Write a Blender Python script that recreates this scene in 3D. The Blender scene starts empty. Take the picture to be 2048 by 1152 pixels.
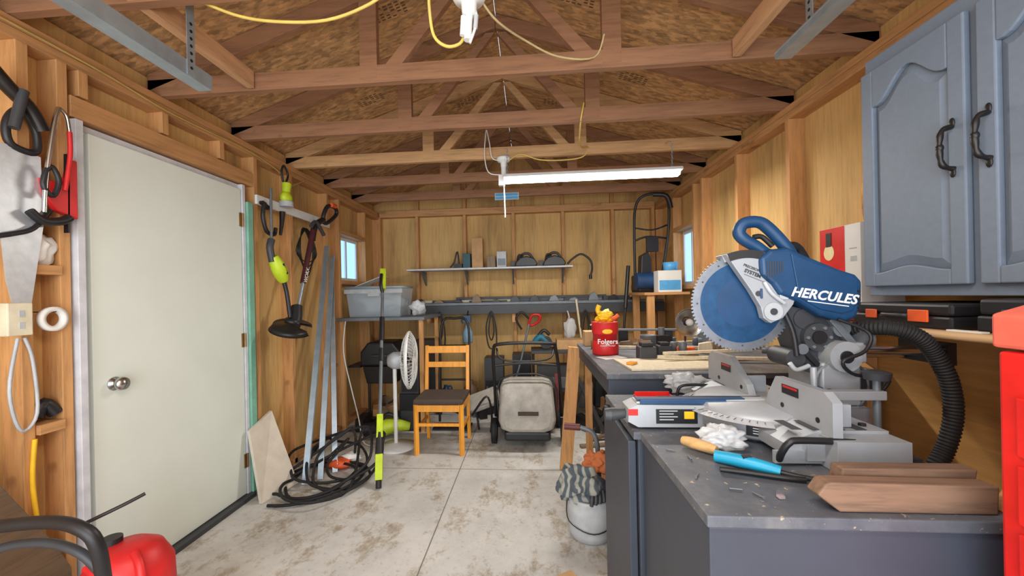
import bpy, bmesh, math, random
from mathutils import Vector, Matrix, noise
random.seed(7)
scene=bpy.context.scene
COL=bpy.context.collection
# ---------------------------------------------------------------- materials
def lin(r,g,b):
    f=lambda c:(c/255/12.92) if c/255<=0.04045 else ((c/255+0.055)/1.055)**2.4
    return (f(r),f(g),f(b),1)
def newmat(name):
    m=bpy.data.materials.new(name); m.use_nodes=True
    nt=m.node_tree; b=nt.nodes['Principled BSDF']
    return m,nt,b
def coords(nt,scale=(1,1,1),rot=(0,0,0),src='Object'):
    tc=nt.nodes.new('ShaderNodeTexCoord'); mp=nt.nodes.new('ShaderNodeMapping')
    mp.inputs['Scale'].default_value=scale; mp.inputs['Rotation'].default_value=rot
    nt.links.new(tc.outputs[src],mp.inputs[0]); return mp.outputs[0]
def noisen(nt,vec,scale,detail=4,rough=.6):
    n=nt.nodes.new('ShaderNodeTexNoise'); n.inputs['Scale'].default_value=scale
    n.inputs['Detail'].default_value=detail; n.inputs['Roughness'].default_value=rough
    nt.links.new(vec,n.inputs['Vector']); return n
def ramp(nt,fac,stops):
    r=nt.nodes.new('ShaderNodeValToRGB'); e=r.color_ramp.elements
    while len(e)<len(stops): e.new(.5)
    for i,(p,c) in enumerate(stops): e[i].position=p; e[i].color=c
    nt.links.new(fac,r.inputs[0]); return r.outputs[0]
def mix(nt,fac,a,b,mode='MIX'):
    m=nt.nodes.new('ShaderNodeMix'); m.data_type='RGBA'; m.blend_type=mode
    if isinstance(fac,float): m.inputs[0].default_value=fac
    else: nt.links.new(fac,m.inputs[0])
    for i,x in ((6,a),(7,b)):
        if isinstance(x,tuple): m.inputs[i].default_value=x
        else: nt.links.new(x,m.inputs[i])
    return m.outputs[2]
def bump(nt,b,h,strength=.2,dist=.002):
    n=nt.nodes.new('ShaderNodeBump'); n.inputs['Strength'].default_value=strength; n.inputs['Distance'].default_value=dist
    nt.links.new(h,n.inputs['Height']); nt.links.new(n.outputs[0],b.inputs['Normal'])
def sc(c,k): return (min(1,c[0]*k),min(1,c[1]*k),min(1,c[2]*k),1)
def mat(name,rgb,rough=.5,metal=0,var=.15,scale=12,bm=0):
    m,nt,b=newmat(name); c=lin(*rgb)
    v=coords(nt); n=noisen(nt,v,scale)
    col=ramp(nt,n.outputs['Fac'],[(.3,sc(c,1-var)),(.7,sc(c,1+var))])
    nt.links.new(col,b.inputs['Base Color']); b.inputs['Roughness'].default_value=rough; b.inputs['Metallic'].default_value=metal
    if bm: bump(nt,b,n.outputs['Fac'],bm)
    return m
def wood(name,rgb,axis='z',rough=.7,dark=.66,knots=.55):
    m,nt,b=newmat(name); c=lin(*rgb)
    s={'x':(1.2,14,14),'y':(14,1.2,14),'z':(14,14,1.2)}[axis]
    v=coords(nt,s); n=noisen(nt,v,3,6,.65)
    col=ramp(nt,n.outputs['Fac'],[(.3,sc(c,dark)),(.5,c),(.75,sc(c,1.2))])
    k={'x':(.6,1,1),'y':(1,.6,1),'z':(1,1,.6)}[axis]
    n2=noisen(nt,coords(nt,k),8,2)
    kn=ramp(nt,n2.outputs['Fac'],[(.24,sc(c,.35)),(.34,(1,1,1,1))])
    col=mix(nt,knots,col,kn,'MULTIPLY')
    nt.links.new(col,b.inputs['Base Color']); b.inputs['Roughness'].default_value=rough
    bump(nt,b,n.outputs['Fac'],.25); return m
def osb(name,rgb,dirty=.6):
    m,nt,b=newmat(name); c=lin(*rgb)
    outs=[]
    for k,(rt,s) in enumerate(((.5,(22,58,24)),(1.9,(24,56,24)),(-.5,(20,60,24)))):
        v=coords(nt,s,(0,0,rt)); vo=nt.nodes.new('ShaderNodeTexVoronoi'); vo.inputs['Scale'].default_value=1.0
        nt.links.new(v,vo.inputs['Vector']); outs.append(vo)
    a=mix(nt,.5,outs[0].outputs['Color'],outs[1].outputs['Color'])
    a=mix(nt,.4,a,outs[2].outputs['Color'])
    bw=nt.nodes.new('ShaderNodeRGBToBW'); nt.links.new(a,bw.inputs[0])
    col=ramp(nt,bw.outputs[0],[(.25,sc(c,.6)),(.5,c),(.72,sc(c,1.4))])
    n=noisen(nt,coords(nt),1.4,3)
    st=ramp(nt,n.outputs['Fac'],[(.3,(.35,.32,.32,1)),(.42,(1,1,1,1))])
    col=mix(nt,dirty,col,st,'MULTIPLY')
    nt.links.new(col,b.inputs['Base Color']); b.inputs['Roughness'].default_value=.75
    bump(nt,b,bw.outputs[0],.3,.003); return m
def sheath(name,rgb):
    m,nt,b=newmat(name); c=lin(*rgb)
    n=noisen(nt,coords(nt,(30,30,2.0)),2,6,.7)
    col=ramp(nt,n.outputs['Fac'],[(.3,sc(c,.8)),(.5,c),(.75,sc(c,1.15))])
    n2=noisen(nt,coords(nt,(2.6,2.6,.4)),1.0,4,.6)
    st=ramp(nt,n2.outputs['Fac'],[(.35,(.28,.27,.26,1)),(.44,(.78,.76,.74,1)),(.53,(1,1,1,1))])
    col=mix(nt,.72,col,st,'MULTIPLY')
    nt.links.new(col,b.inputs['Base Color']); b.inputs['Roughness'].default_value=.75
    bump(nt,b,n.outputs['Fac'],.2); return m
def concrete():
    m,nt,b=newmat('concrete_floor')
    v=coords(nt)
    n=noisen(nt,v,2.2,8,.7); base=ramp(nt,n.outputs['Fac'],[(.3,lin(178,177,173)),(.55,lin(202,201,197)),(.75,lin(216,214,210))])
    n2=noisen(nt,coords(nt,(1.2,.8,1)),3.4,12,.8); st=ramp(nt,n2.outputs['Fac'],[(.33,lin(140,120,98)),(.42,lin(206,190,170)),(.49,(1,1,1,1))])
    col=mix(nt,.78,base,st,'MULTIPLY')
    n3=noisen(nt,v,46,5); sp=ramp(nt,n3.outputs['Fac'],[(.30,(.5,.46,.42,1)),(.40,(1,1,1,1))])
    col=mix(nt,.45,col,sp,'MULTIPLY')
    nt.links.new(col,b.inputs['Base Color']); b.inputs['Roughness'].default_value=.7
    bump(nt,b,n.outputs['Fac'],.2); return m
def emis(name,rgb,st):
    m,nt,b=newmat(name); c=lin(*rgb); b.inputs['Base Color'].default_value=c
    b.inputs['Emission Color'].default_value=c; b.inputs['Emission Strength'].default_value=st; return m
def clear(name,rgb,alpha=.4,rough=.2):
    m,nt,b=newmat(name); b.inputs['Base Color'].default_value=lin(*rgb); b.inputs['Roughness'].default_value=rough
    b.inputs['Alpha'].default_value=alpha; return m
def dusty():
    m,nt,b=newmat('dusty_slate_top'); n=noisen(nt,coords(nt),7,8,.7)
    col=ramp(nt,n.outputs['Fac'],[(.3,lin(66,71,80)),(.5,lin(86,90,98)),(.68,lin(116,117,117))])
    n2=noisen(nt,coords(nt),60,3); sp=ramp(nt,n2.outputs['Fac'],[(.66,(0,0,0,1)),(.72,(1,1,1,1))])
    col=mix(nt,sp,col,lin(180,164,138)); nt.links.new(col,b.inputs['Base Color']); b.inputs['Roughness'].default_value=.55; return m
WZ=wood('pine_upright',(200,148,94),'z'); WY=wood('pine_lengthwise',(190,140,90),'y'); WX=wood('pine_crosswise',(196,146,96),'x')
TRX=wood('truss_timber',(148,106,76),'x'); TRL=wood('truss_timber_pale',(192,150,104),'x')
SH=sheath('wall_sheathing',(212,172,110)); OSB=osb('roof_osb',(184,142,96),.45); OSBW=osb('osb_patch',(206,158,96),.2)
PANEL=wood('plywood_panel',(210,156,90),'y',.6,.86,.15)
CONC=concrete()
DOORW=mat('door_paint',(224,231,222),.5,var=.03,scale=3); TRIMW=mat('white_trim',(206,208,214),.5); GREEN=mat('seafoam_paint',(124,180,158),.6)
CHROME=mat('brushed_chrome',(190,190,190),.25,1,.05); GALV=mat('galvanised_steel',(158,172,182),.4,.6,.15); ALU=mat('cast_aluminium',(168,172,177),.45,.25,.08)
GUARD=mat('grey_guard_plastic',(160,164,170),.4,.1,.06)
BLK=mat('black_plastic',(30,30,33),.45); DGR=mat('dark_grey_plastic',(58,60,64),.5); RUB=mat('black_rubber',(26,26,28),.7)
SLATE=mat('slate_paint',(57,63,75),.5,var=.1,scale=5); SLATET=dusty()
UCAB=mat('blue_grey_cabinet_paint',(116,129,146),.55,var=.05,scale=60,bm=.05)
RED=mat('red_paint',(216,34,28),.4); REDP=mat('red_plastic',(204,36,38),.45); SALMON=mat('lit_red_lid_paint',(224,104,84),.5)  # salmon lid: red lightened so the lit top is in its colour
BLUE=mat('navy_blue_plastic',(22,64,104),.4); BLUEB=mat('blue_blade_coating',(26,72,112),.4,.3,.25,30); STEEL=mat('blade_steel',(130,137,146),.4,.7,.1,40)
TEAL=mat('teal_plastic',(24,148,186),.4); LIME=mat('lime_plastic',(190,212,44),.45); WHT=mat('white_plastic',(226,227,225),.45,var=.04)
LGR=mat('light_grey_plastic',(178,182,186),.45); ORG=mat('orange_plastic',(228,92,40),.5); YEL=mat('yellow_cable_jacket',(212,184,92),.5)
YWOOD=wood('honey_varnished_wood',(232,156,52),'z',.4,.8,.3); BRN=mat('brown_fabric',(74,62,54),.9); CANV=mat('grey_canvas',(160,155,147),.9,var=.2)
CARD=mat('cardboard',(190,150,106),.8); PAPER=mat('white_paper',(230,229,224),.7,var=.03); GREY=mat('mid_grey_metal',(112,118,124),.5,.3)
CLR=clear('clear_grey_tub',(176,190,200),.6); FILM=clear('clear_plastic_film',(222,225,228),.6,.25)
PALE=wood('pale_board',(218,204,176),'z',.7,.85,.2); BRASS=mat('hinge_metal',(150,120,80),.4,.8); IRON=mat('dark_iron',(50,48,48),.4,.6)
REDBR=wood('weathered_brown_offcut',(128,100,80),'x',.8,.55,.3); OLDW=wood('weathered_board',(136,116,94),'z'); YMETAL=mat('yellow_plastic',(240,190,30),.5)
LBLUE=mat('light_blue_plastic',(90,170,225),.4); DWOOD=wood('brown_slanted_board',(104,84,62),'y')
JO=mat('joint_grey',(120,114,106),.9); PRINT=mat('faded_board_stamp',(104,78,58),.9)  # first colour: darker grey for the thin floor joint strips
def stripe():
    m,nt,b=newmat('striped_rag_cloth'); w=nt.nodes.new('ShaderNodeTexWave'); w.inputs['Scale'].default_value=7; w.inputs['Distortion'].default_value=9
    nt.links.new(coords(nt),w.inputs[0]); nt.links.new(ramp(nt,w.outputs['Fac'],[(.45,lin(78,88,96)),(.8,lin(158,158,150))]),b.inputs['Base Color']); b.inputs['Roughness'].default_value=.9; return m
STRIPE=stripe()
GLASS=emis('bright_window_daylight',(150,200,255),1.5)
# ---------------------------------------------------------------- geometry builder
class G:
    def __init__(s): s.v=[]; s.f=[]; s.mi=[]; s.sm=[]; s.mats=[]; s.M=Matrix()
    def _m(s,m):
        if m not in s.mats: s.mats.append(m)
        return s.mats.index(m)
    def raw(s,vs,fs,m,smooth=False,M=None):
        o=len(s.v); MM=s.M@M if M else s.M
        s.v+= [MM@Vector(v) for v in vs]; i=s._m(m)
        for f in fs: s.f.append([o+k for k in f]); s.mi.append(i); s.sm.append(smooth)
        return s
    def box(s,lo,hi,m,M=None):
        x0,y0,z0=lo; x1,y1,z1=hi
        return s.raw([(x0,y0,z0),(x1,y0,z0),(x1,y1,z0),(x0,y1,z0),(x0,y0,z1),(x1,y0,z1),(x1,y1,z1),(x0,y1,z1)],
            [(0,3,2,1),(4,5,6,7),(0,1,5,4),(1,2,6,5),(2,3,7,6),(3,0,4,7)],m,M=M)
    def cyl(s,p1,p2,r,m,r2=None,n=20,cap=True):
        p1=Vector(p1);p2=Vector(p2); r2=r if r2 is None else r2
        d=(p2-p1).normalized(); a=d.orthogonal().normalized(); b=d.cross(a); vs=[]
        for p,rr in ((p1,r),(p2,r2)):
            for k in range(n):
                t=2*math.pi*k/n; vs.append(p+a*rr*math.cos(t)+b*rr*math.sin(t))
        s.raw(vs,[(k,(k+1)%n,n+(k+1)%n,n+k) for k in range(n)],m,True)
        if cap: s.raw(vs[:n],[tuple(range(n))[::-1]],m); s.raw(vs[n:],[tuple(range(n))],m)
        return s
    def lathe(s,prof,o,ax,m,n=28,arc=None):
        o=Vector(o); d=Vector(ax).normalized(); a=d.orthogonal().normalized()
        if abs(d.z)>.99: a=Vector((1,0,0))
        b=d.cross(a); vs=[]; full=arc is None; t0,t1=(0,2*math.pi) if full else arc; nn=n if full else n+1
        for k in range(nn):
            t=t0+(t1-t0)*k/n
            for r,h in prof: vs.append(o+d*h+(a*math.cos(t)+b*math.sin(t))*r)
        L=len(prof); fs=[]
        for k in range(n):
            k2=(k+1)%nn
            for j in range(L-1): fs.append((k*L+j,k2*L+j,k2*L+j+1,k*L+j+1))
        return s.raw(vs,fs,m,True)
    def tube(s,pts,r,m,n=8,closed=False,sub=5,cap=True):
        P=[Vector(p) for p in pts]; N=len(P)
        if sub>1 and N>2:
            Q=[]; rng=range(N if closed else N-1)
            for i in rng:
                g=lambda j:P[j%N] if closed else P[max(0,min(N-1,j))]
                p0,p1,p2,p3=g(i-1),g(i),g(i+1),g(i+2)
                for k in range(sub):
                    t=k/sub; Q.append(.5*((2*p1)+(p2-p0)*t+(2*p0-5*p1+4*p2-p3)*t*t+(3*p1-p0-3*p2+p3)*t**3))
            if not closed: Q.append(P[-1])
            P=Q; N=len(P)
        vs=[]; up=None
        for i in range(N):
            if closed: d=(P[(i+1)%N]-P[i-1])
            else: d=P[min(N-1,i+1)]-P[max(0,i-1)]
            d=d.normalized() if d.length>1e-9 else Vector((0,0,1))
            if up is None: up=d.orthogonal().normalized()
            up=(up-d*up.dot(d)); up=up.normalized() if up.length>1e-6 else d.orthogonal().normalized()
            b=d.cross(up)
            rr=r(i/(N-1)) if callable(r) else r
            for k in range(n):
                t=2*math.pi*k/n; vs.append(P[i]+(up*math.cos(t)+b*math.sin(t))*rr)
        fs=[]
        for i in range(N if closed else N-1):
            j=(i+1)%N
            for k in range(n): fs.append((i*n+k,i*n+(k+1)%n,j*n+(k+1)%n,j*n+k))
        s.raw(vs,fs,m,True)
        if cap and not closed: s.raw(vs[:n],[tuple(range(n))[::-1]],m); s.raw(vs[-n:],[tuple(range(n))],m)
        return s
    def bar(s,p1,p2,w,t,m,up=(0,0,1)):
        p1=Vector(p1);p2=Vector(p2); d=(p2-p1); L=d.length; d.normalize(); u=Vector(up)
        a=d.cross(u); a=a.normalized() if a.length>1e-5 else d.orthogonal().normalized(); b=a.cross(d)
        M=Matrix((a,b,d)).transposed().to_4x4(); M.translation=p1
        return s.box((-w/2,-t/2,0),(w/2,t/2,L),m,M)
    def prism(s,poly,ax,a,b,m,M=None):
        n=len(poly); f={'y':lambda p,h:(p[0],h,p[1]),'x':lambda p,h:(h,p[0],p[1]),'z':lambda p,h:(p[0],p[1],h)}[ax]
        vs=[f(p,a) for p in poly]+[f(p,b) for p in poly]
        return s.raw(vs,[tuple(range(n))[::-1],tuple(range(n,2*n))]+[(k,(k+1)%n,n+(k+1)%n,n+k) for k in range(n)],m,M=M)
    def ball(s,c,r,m,amp=0,seed=0,sub=3,fr=4):
        bm=bmesh.new(); bmesh.ops.create_icosphere(bm,subdivisions=sub,radius=1)
        r=(r,r,r) if not isinstance(r,tuple) else r; vs=[]
        for v in bm.verts:
            k=1+amp*noise.noise(v.co*fr/2+Vector((seed*3.1,seed,0)))*2
            vs.append((c[0]+v.co.x*r[0]*k,c[1]+v.co.y*r[1]*k,c[2]+v.co.z*r[2]*k))
        fs=[tuple(v.index for v in f.verts) for f in bm.faces]; bm.free()
        return s.raw(vs,fs,m,True)
    def text(s,body,size,M,m,ext=.0006,bold=0,shear=0,align='LEFT',space=1):
        c=bpy.data.curves.new('txt','FONT'); c.body=body; c.size=size; c.extrude=ext; c.offset=bold; c.shear=shear; c.align_x=align; c.space_character=space; c.resolution_u=3
        o=bpy.data.objects.new('txt',c); COL.objects.link(o); bpy.context.view_layer.update()
        me=bpy.data.meshes.new_from_object(o.evaluated_get(bpy.context.evaluated_depsgraph_get()))
        s.raw([v.co.copy() for v in me.vertices],[tuple(p.vertices) for p in me.polygons],m,M=M)
        bpy.data.objects.remove(o); bpy.data.meshes.remove(me); bpy.data.curves.remove(c); return s
def mkobj(name,g,bevel=0,seg=2):
    if not g.v: raise Exception('empty '+name)
    lo=Vector([min(v[i] for v in g.v) for i in range(3)]); hi=Vector([max(v[i] for v in g.v) for i in range(3)])
    c=(lo+hi)/2
    me=bpy.data.meshes.new(name); me.from_pydata([v-c for v in g.v],[],g.f)
    for m in g.mats: me.materials.append(m)
    for p,i,sm in zip(me.polygons,g.mi,g.sm): p.material_index=i; p.use_smooth=sm
    bm=bmesh.new(); bm.from_mesh(me); bmesh.ops.recalc_face_normals(bm,faces=bm.faces); bm.to_mesh(me); bm.free()
    o=bpy.data.objects.new(name,me); o.location=c; COL.objects.link(o)
    if bevel:
        b=o.modifiers.new('bevel','BEVEL'); b.width=bevel; b.segments=seg; b.limit_method='ANGLE'; b.angle_limit=math.radians(40)
    return o
def solo(name,label,cat,g,bevel=0,group=None):
    o=mkobj(name,g,bevel); o['label']=label; o['category']=cat
    if group: o['group']=group
    return o
class T:
    def __init__(s,name,label,cat,base,group=None,kind=None):
        s.e=bpy.data.objects.new(name,None); s.e.empty_display_size=.05; s.e.location=base; COL.objects.link(s.e)
        if kind: s.e['kind']=kind
        else: s.e['label']=label; s.e['category']=cat
        if group: s.e['group']=group
        s.b=Vector(base)
    def add(s,name,g,bevel=0,label=None,seg=2):
        o=mkobj(name,g,bevel,seg); o.parent=s.e; o.location=o.location-s.b
        if label: o['label']=label
        return o
    def addto(s,par,name,g,bevel=0):
        o=mkobj(name,g,bevel); o.parent=par; o.location=o.location-s.b-par.location; return o
def struct(name,g,bevel=0):
    o=mkobj(name,g,bevel); o['kind']='structure'; return o
def sub(par,name,g,bevel=0):
    o=mkobj(name,g,bevel); o.parent=par; o.location=o.location-par.location; return o
def facey(x,y,z,tilt=0): return Matrix.Translation((x,y,z))@Matrix.Rotation(tilt,4,'Y')@Matrix.Rotation(math.pi/2,4,'X')
# ---------------------------------------------------------------- room
XL,XR,YB,YF=-1.99,1.62,5.05,-1.5
fl=struct('floor',G().box((XL-.05,YF,-.1),(XR+.05,YB+.05,0),CONC))
sub(fl,'floor_joint',G().box((-.56,YF,-.001),(-.554,5.0,.0008),JO).box((XL,3.0,-.001),(XR,3.005,.0008),JO))
g=G(); t0,t1=XL-.04,XL
for a,b,z0,z1 in ((YF,1.56,0,2.5),(1.56,2.54,2.1,2.5),(2.54,3.94,0,2.5),(3.94,4.5,0,1.5),(3.94,4.5,1.97,2.5),(4.5,YB,0,2.5)):
    g.box((t0,a,z0),(t1,b,z1),SH)
wl=struct('wall_left',g)
for y,z0,z1 in ((-.4,0,2.31),(.2,0,2.31),(.8,0,2.31),(1.37,0,2.31),(1.50,0,2.31),(1.58,2.2,2.31),(1.97,2.2,2.31),(2.36,2.2,2.31),(2.66,0,2.31),(3.08,0,2.31),(3.66,0,2.31),(3.9,0,2.31),(4.54,0,2.31),(4.98,0,2.31)):
    sub(wl,'stud',G().box((XL,y-.019,z0),(-1.9,y+.019,z1),WZ),.002)
sub(wl,'top_plate',G().box((XL,YF,2.31),(-1.9,YB,2.349),WY).box((XL,YF,2.351),(-1.9,YB,2.389),WY),.002)
sub(wl,'door_header',G().box((XL,1.53,2.1),(-1.9,2.64,2.19),WY),.002)
sub(wl,'window_sill_framing',G().box((XL,3.92,1.46),(-1.9,4.52,1.5),WY).box((XL,3.92,1.97),(-1.9,4.52,2.01),WY))
sub(wl,'bottom_plate',G().box((XL,YF,0),(-1.9,1.53,.038),WY).box((XL,2.6,0),(-1.9,5.0,.038),WY))
g=G(); t0,t1=XR,XR+.04
for a,b,z0,z1 in ((YF,3.9,0,2.5),(3.9,4.36,0,1.38),(3.9,4.36,1.94,2.5),(4.36,YB,0,2.5)): g.box((t0,a,z0),(t1,b,z1),SH)
wr=struct('wall_right',g)
for y in (-.4,.2,.75,1.3,1.9,2.49,3.08,3.68,3.86,4.40,4.98):
    sub(wr,'stud',G().box((1.53,y-.019,0),(XR,y+.019,2.31),WZ),.002)
sub(wr,'top_plate',G().box((1.53,YF,2.31),(XR,YB,2.349),WY).box((1.53,YF,2.351),(XR,YB,2.389),WY),.002)
sub(wr,'window_framing',G().box((1.53,3.88,1.34),(XR,4.38,1.38),WY).box((1.53,3.88,1.94),(XR,4.38,1.98),WY))
sub(wr,'plywood_panel',G().box((1.515,.3,.0),(1.528,2.05,1.5),PANEL))
sub(wr,'osb_patch',G().box((1.517,1.4,1.502),(1.528,1.95,1.80),OSBW))
g=G().prism([(XL-.04,0),(XR+.04,0),(XR+.04,2.5),(-.185,3.11),(XL-.04,2.5)],'y',YB,YB+.04,SH)
wb=struct('wall_back',g)
for x in (-1.9,-1.41,-.80,-.19,.42,1.02,1.5):
    sub(wb,'stud',G().box((x-.019,4.96,.038),(x+.019,YB,2.33),WZ),.002)
for x,z in ((-1.41,2.6),(-.80,2.8),(-.19,3.0),(.42,2.8),(1.02,2.6)):
    sub(wb,'gable_stud',G().box((x-.019,4.99,2.41),(x+.019,YB,z),WZ),.002)
sub(wb,'top_plate',G().box((XL+.1,4.95,2.33),(1.52,YB,2.41),WX),.002)
g=G()
g.prism([(-2.05,2.492),(-.187,3.113),(-.187,3.127),(-2.05,2.506)],'y',YF,YB+.04,OSB)
g.prism([(1.68,2.492),(-.183,3.113),(-.183,3.127),(1.68,2.506)],'y',YF,YB+.04,OSB)
ce=struct('ceiling',g)
g=G()
for sx,xs,y in ((1,-.75,2.2),(1,-1.15,2.9),(1,-.5,3.45),(-1,.3,2.25),(-1,.75,2.85),(-1,.25,3.5),(1,-1.5,2.35),(-1,1.0,1.7)):
    zz=2.492+(xs+2.05)/3 if sx>0 else 2.492+(1.68-xs)/3
    ang=-math.atan(1/3)*sx
    M=Matrix.Translation((xs,y,zz-.0015))@Matrix.Rotation(ang,4,'Y')
    for k in range(5):
        for j in range(6):
            if (k*7+j*3)%5: g.box((-.10+j*.034,-.05+k*.022,-.0006),(-.10+j*.034+.022,-.05+k*.022+.008,.0006),PRINT,M)
sub(ce,'mill_stamp',g)
for i,Y in enumerate((.74,1.35,1.97,2.56,3.16,3.77,4.38)):
    m=TRL if i in (4,) else TRX
    t=T('roof_truss','pale pine timber roof truss spanning the garage' if m is TRL else 'weathered brown timber roof truss spanning the garage','roof truss',(-.185,Y,2.39),group='roof trusses')
    t.add('bottom_chord',G().box((-1.985,Y-.019,2.391),(1.615,Y+.019,2.48),m),.002)
    for sgn in (1,-1):
        q=lambda x:x if sgn==1 else -.37-x
        t.add('rafter',G().prism([(q(-1.98),2.42),(q(-.187),3.018),(q(-.187),3.108),(q(-1.98),2.51)],'y',Y-.019,Y+.019,m),.002)
        t.add('vertical_web',G().box((q(-.785)-.045,Y-.0195,2.41),(q(-.785)+.045,Y+.0195,2.84),m),.002)
        t.add('diagonal_web',G().prism([(q(-.75),2.42),(q(-.66),2.42),(q(-.19),2.99),(q(-.25),2.99)],'y',Y-.0185,Y+.0185,m),.002)
BP=wood('brace_pine',(196,152,112),'y')
for x in (-1.40,.98):
    solo('ceiling_brace','pale pine board nailed between roof trusses','board',G().box((x-.019,.76,2.395),(x+.019,1.94,2.48),BP),.002)
for nm,x,a,b,z0,z1,s in (('window_1',XL,3.94,4.5,1.5,1.97,-1),('window_2',XR,3.9,4.36,1.38,1.94,1)):
    w=T(nm,None,None,(x,(a+b)/2,z0),kind='structure')
    fr=G(); xa,xb=(x-.04,x+.0) if s<0 else (x,x+.04); f=.035
    fr.box((xa,a,z0),(xb,a+f,z1),WHT).box((xa,b-f,z0),(xb,b,z1),WHT).box((xa,a+f,z0),(xb,b-f,z0+f),WHT).box((xa,a+f,z1-f),(xb,b-f,z1),WHT).box((xa,(a+b)/2-.015,z0+f),(xb,(a+b)/2+.015,z1-f),WHT)
    w.add('window_frame',fr)
    w.add('window_pane',G().box(((xa+xb)/2-.003,a+f,z0+f),((xa+xb)/2+.003,b-f,z1-f),GLASS))
d=T('door_1',None,None,(-1.92,2.05,0),kind='structure')
d.add('door_slab',G().box((-1.945,1.60,.03),(-1.905,2.52,2.055),DOORW),.003)
g=G().box((-1.99,1.53,0),(-1.88,1.56,2.09),TRIMW).box((-1.99,1.56,0),(-1.93,1.592,2.09),TRIMW).box((-1.99,1.592,2.06),(-1.93,2.53,2.09),TRIMW).box((-1.99,2.528,0),(-1.9,2.555,2.09),TRIMW)
d.add('door_frame',g,.002)
d.add('casing_strip',G().box((-1.99,2.56,.02),(-1.885,2.61,1.98),GREEN),.002,label='seafoam green painted casing strip')
d.add('door_knob',G().lathe([(0,0),(.030,0),(.031,.005),(.014,.010),(.013,.018),(.026,.026),(.031,.04),(.027,.053),(0,.058)],(-1.905,1.685,.945),(1,0,0),CHROME))
for z in (1.85,1.05,.25): d.add('door_hinge',G().box((-1.906,2.50,z-.045),(-1.898,2.53,z+.045),BRASS).cyl((-1.897,2.525,z-.045),(-1.897,2.525,z+.045),.006,BRASS,n=10))
d.add('threshold',G().box((-1.99,1.56,0),(-1.86,2.55,.025),DGR))
# ---------------------------------------------------------------- lighting fixtures
t=T('shop_light','long white LED shop light glowing, hung on chains','light',(.46,3.0,2.16))
t.add('light_housing',G().prism([(2.94,2.185),(3.06,2.185),(3.045,2.21),(2.955,2.21)],'x',-.18,1.11,WHT),.003)
t.add('light_tube',G().prism([(2.965,2.184),(2.97,2.155),(3.03,2.155),(3.035,2.184)],'x',-.165,1.095,emis('led_tube_glow',(255,250,240),16)))
for x in (-.15,1.05):
    g=G(); z=2.215; k=0
    while z<2.40:
        a=(.006,0) if k%2 else (0,.006)
        g.tube([(x+a[0],3.0+a[1],z),(x,3.0,z+.014),(x-a[0],3.0-a[1],z),(x,3.0,z-.014)],.0016,GALV,n=5,closed=True,sub=3); z+=.02;k+=1
    g.tube([(x,3.0,2.40),(x,3.06,2.43),(x,3.139,2.44)],.002,GALV,n=5)
    t.add('hanging_chain',g)
def socket(x,y,z,lab,s=1):
    t=T('lamp_holder',lab,'lamp holder',(x,y,z))
    t.add('ceramic_base',G().lathe([(0,0),(.055*s,0),(.055*s,-.012*s),(.045*s,-.03*s),(.024*s,-.038*s),(.022*s,-.07*s),(.018*s,-.075*s),(0,-.075*s)],(x,y,z),(0,0,1),WHT))
    return t
t=socket(-.19,1.38,2.372,'white porcelain lamp holder with dangling white sockets',1.15)
t.add('mounting_block',G().box((-.25,1.33,2.373),(-.13,1.43,2.3905),TRX))
t.add('bulb_adapter',G().cyl((-.19,1.38,2.29),(-.198,1.38,2.20),.013,WHT).cyl((-.21,1.375,2.28),(-.215,1.375,2.215),.009,WHT).tube([(-.17,1.38,2.31),(-.165,1.38,2.26),(-.19,1.38,2.19)],.005,WHT).cyl((-.165,1.38,2.285),(-.17,1.38,2.24),.008,LGR))
t=socket(-.185,3.13,2.388,'white porcelain lamp holder with cord and pull chain')
t.add('plug_adapter',G().cyl((-.185,3.13,2.315),(-.185,3.13,2.25),.02,WHT).box((-.225,3.11,2.17),(-.175,3.15,2.25),WHT).cyl((-.185,3.12,2.2),(-.18,3.12,1.92),.005,WHT,n=8))
t.add('cord_loop',G().tube([(-.2,3.11,2.25),(-.3,3.1,2.27),(-.33,3.1,2.4),(-.32,3.1,2.55),(-.31,3.1,2.6),(-.29,3.1,2.5),(-.27,3.1,2.38),(-.2,3.1,2.36)],.004,WHT,n=6))
solo('paper_tag','blue and white printed notice fixed to the rear truss','notice',G().box((-.36,4.357,2.355),(-.10,4.361,2.43),PAPER).box((-.355,4.355,2.36),(-.105,4.3569,2.39),LBLUE).box((-.355,4.355,2.395),(-.105,4.3569,2.425),LBLUE))
solo('electrical_cable','yellow electrical cable sagging between the trusses','cable',
 G().tube([(-1.22,1.372,2.43),(-1.07,1.40,2.37),(-.92,1.41,2.34),(-.72,1.41,2.33),(-.55,1.40,2.37),(-.44,1.373,2.42)],.006,YEL,n=6))
solo('electrical_cable','yellow electrical cable looping beside the porcelain lamp holder','cable',
 G().tube([(-.33,1.372,2.42),(-.335,1.40,2.33),(-.325,1.42,2.25),(-.28,1.42,2.21),(-.23,1.41,2.21),(-.205,1.385,2.23)],.006,YEL,n=6))
solo('electrical_cable','thin tan cable sagging from lamp holder to timber truss','cable',
 G().tube([(-.15,1.40,2.35),(-.1,1.5,2.34),(0,1.7,2.39),(.15,1.85,2.40),(.33,1.945,2.44),(.38,1.95,2.55)],.0045,mat('tan_cable',(206,186,136)),n=6))
solo('electrical_cable','yellow cable hanging down the truss to lamp holder','cable',
 G().tube([(.36,2.53,2.5),(.34,2.56,2.385),(.38,2.9,2.37),(.47,3.135,2.44),(.43,3.13,2.37),(.3,3.13,2.35),(.1,3.13,2.36),(-.05,3.13,2.41),(-.15,3.13,2.36)],.0055,YEL,n=6))
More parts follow.
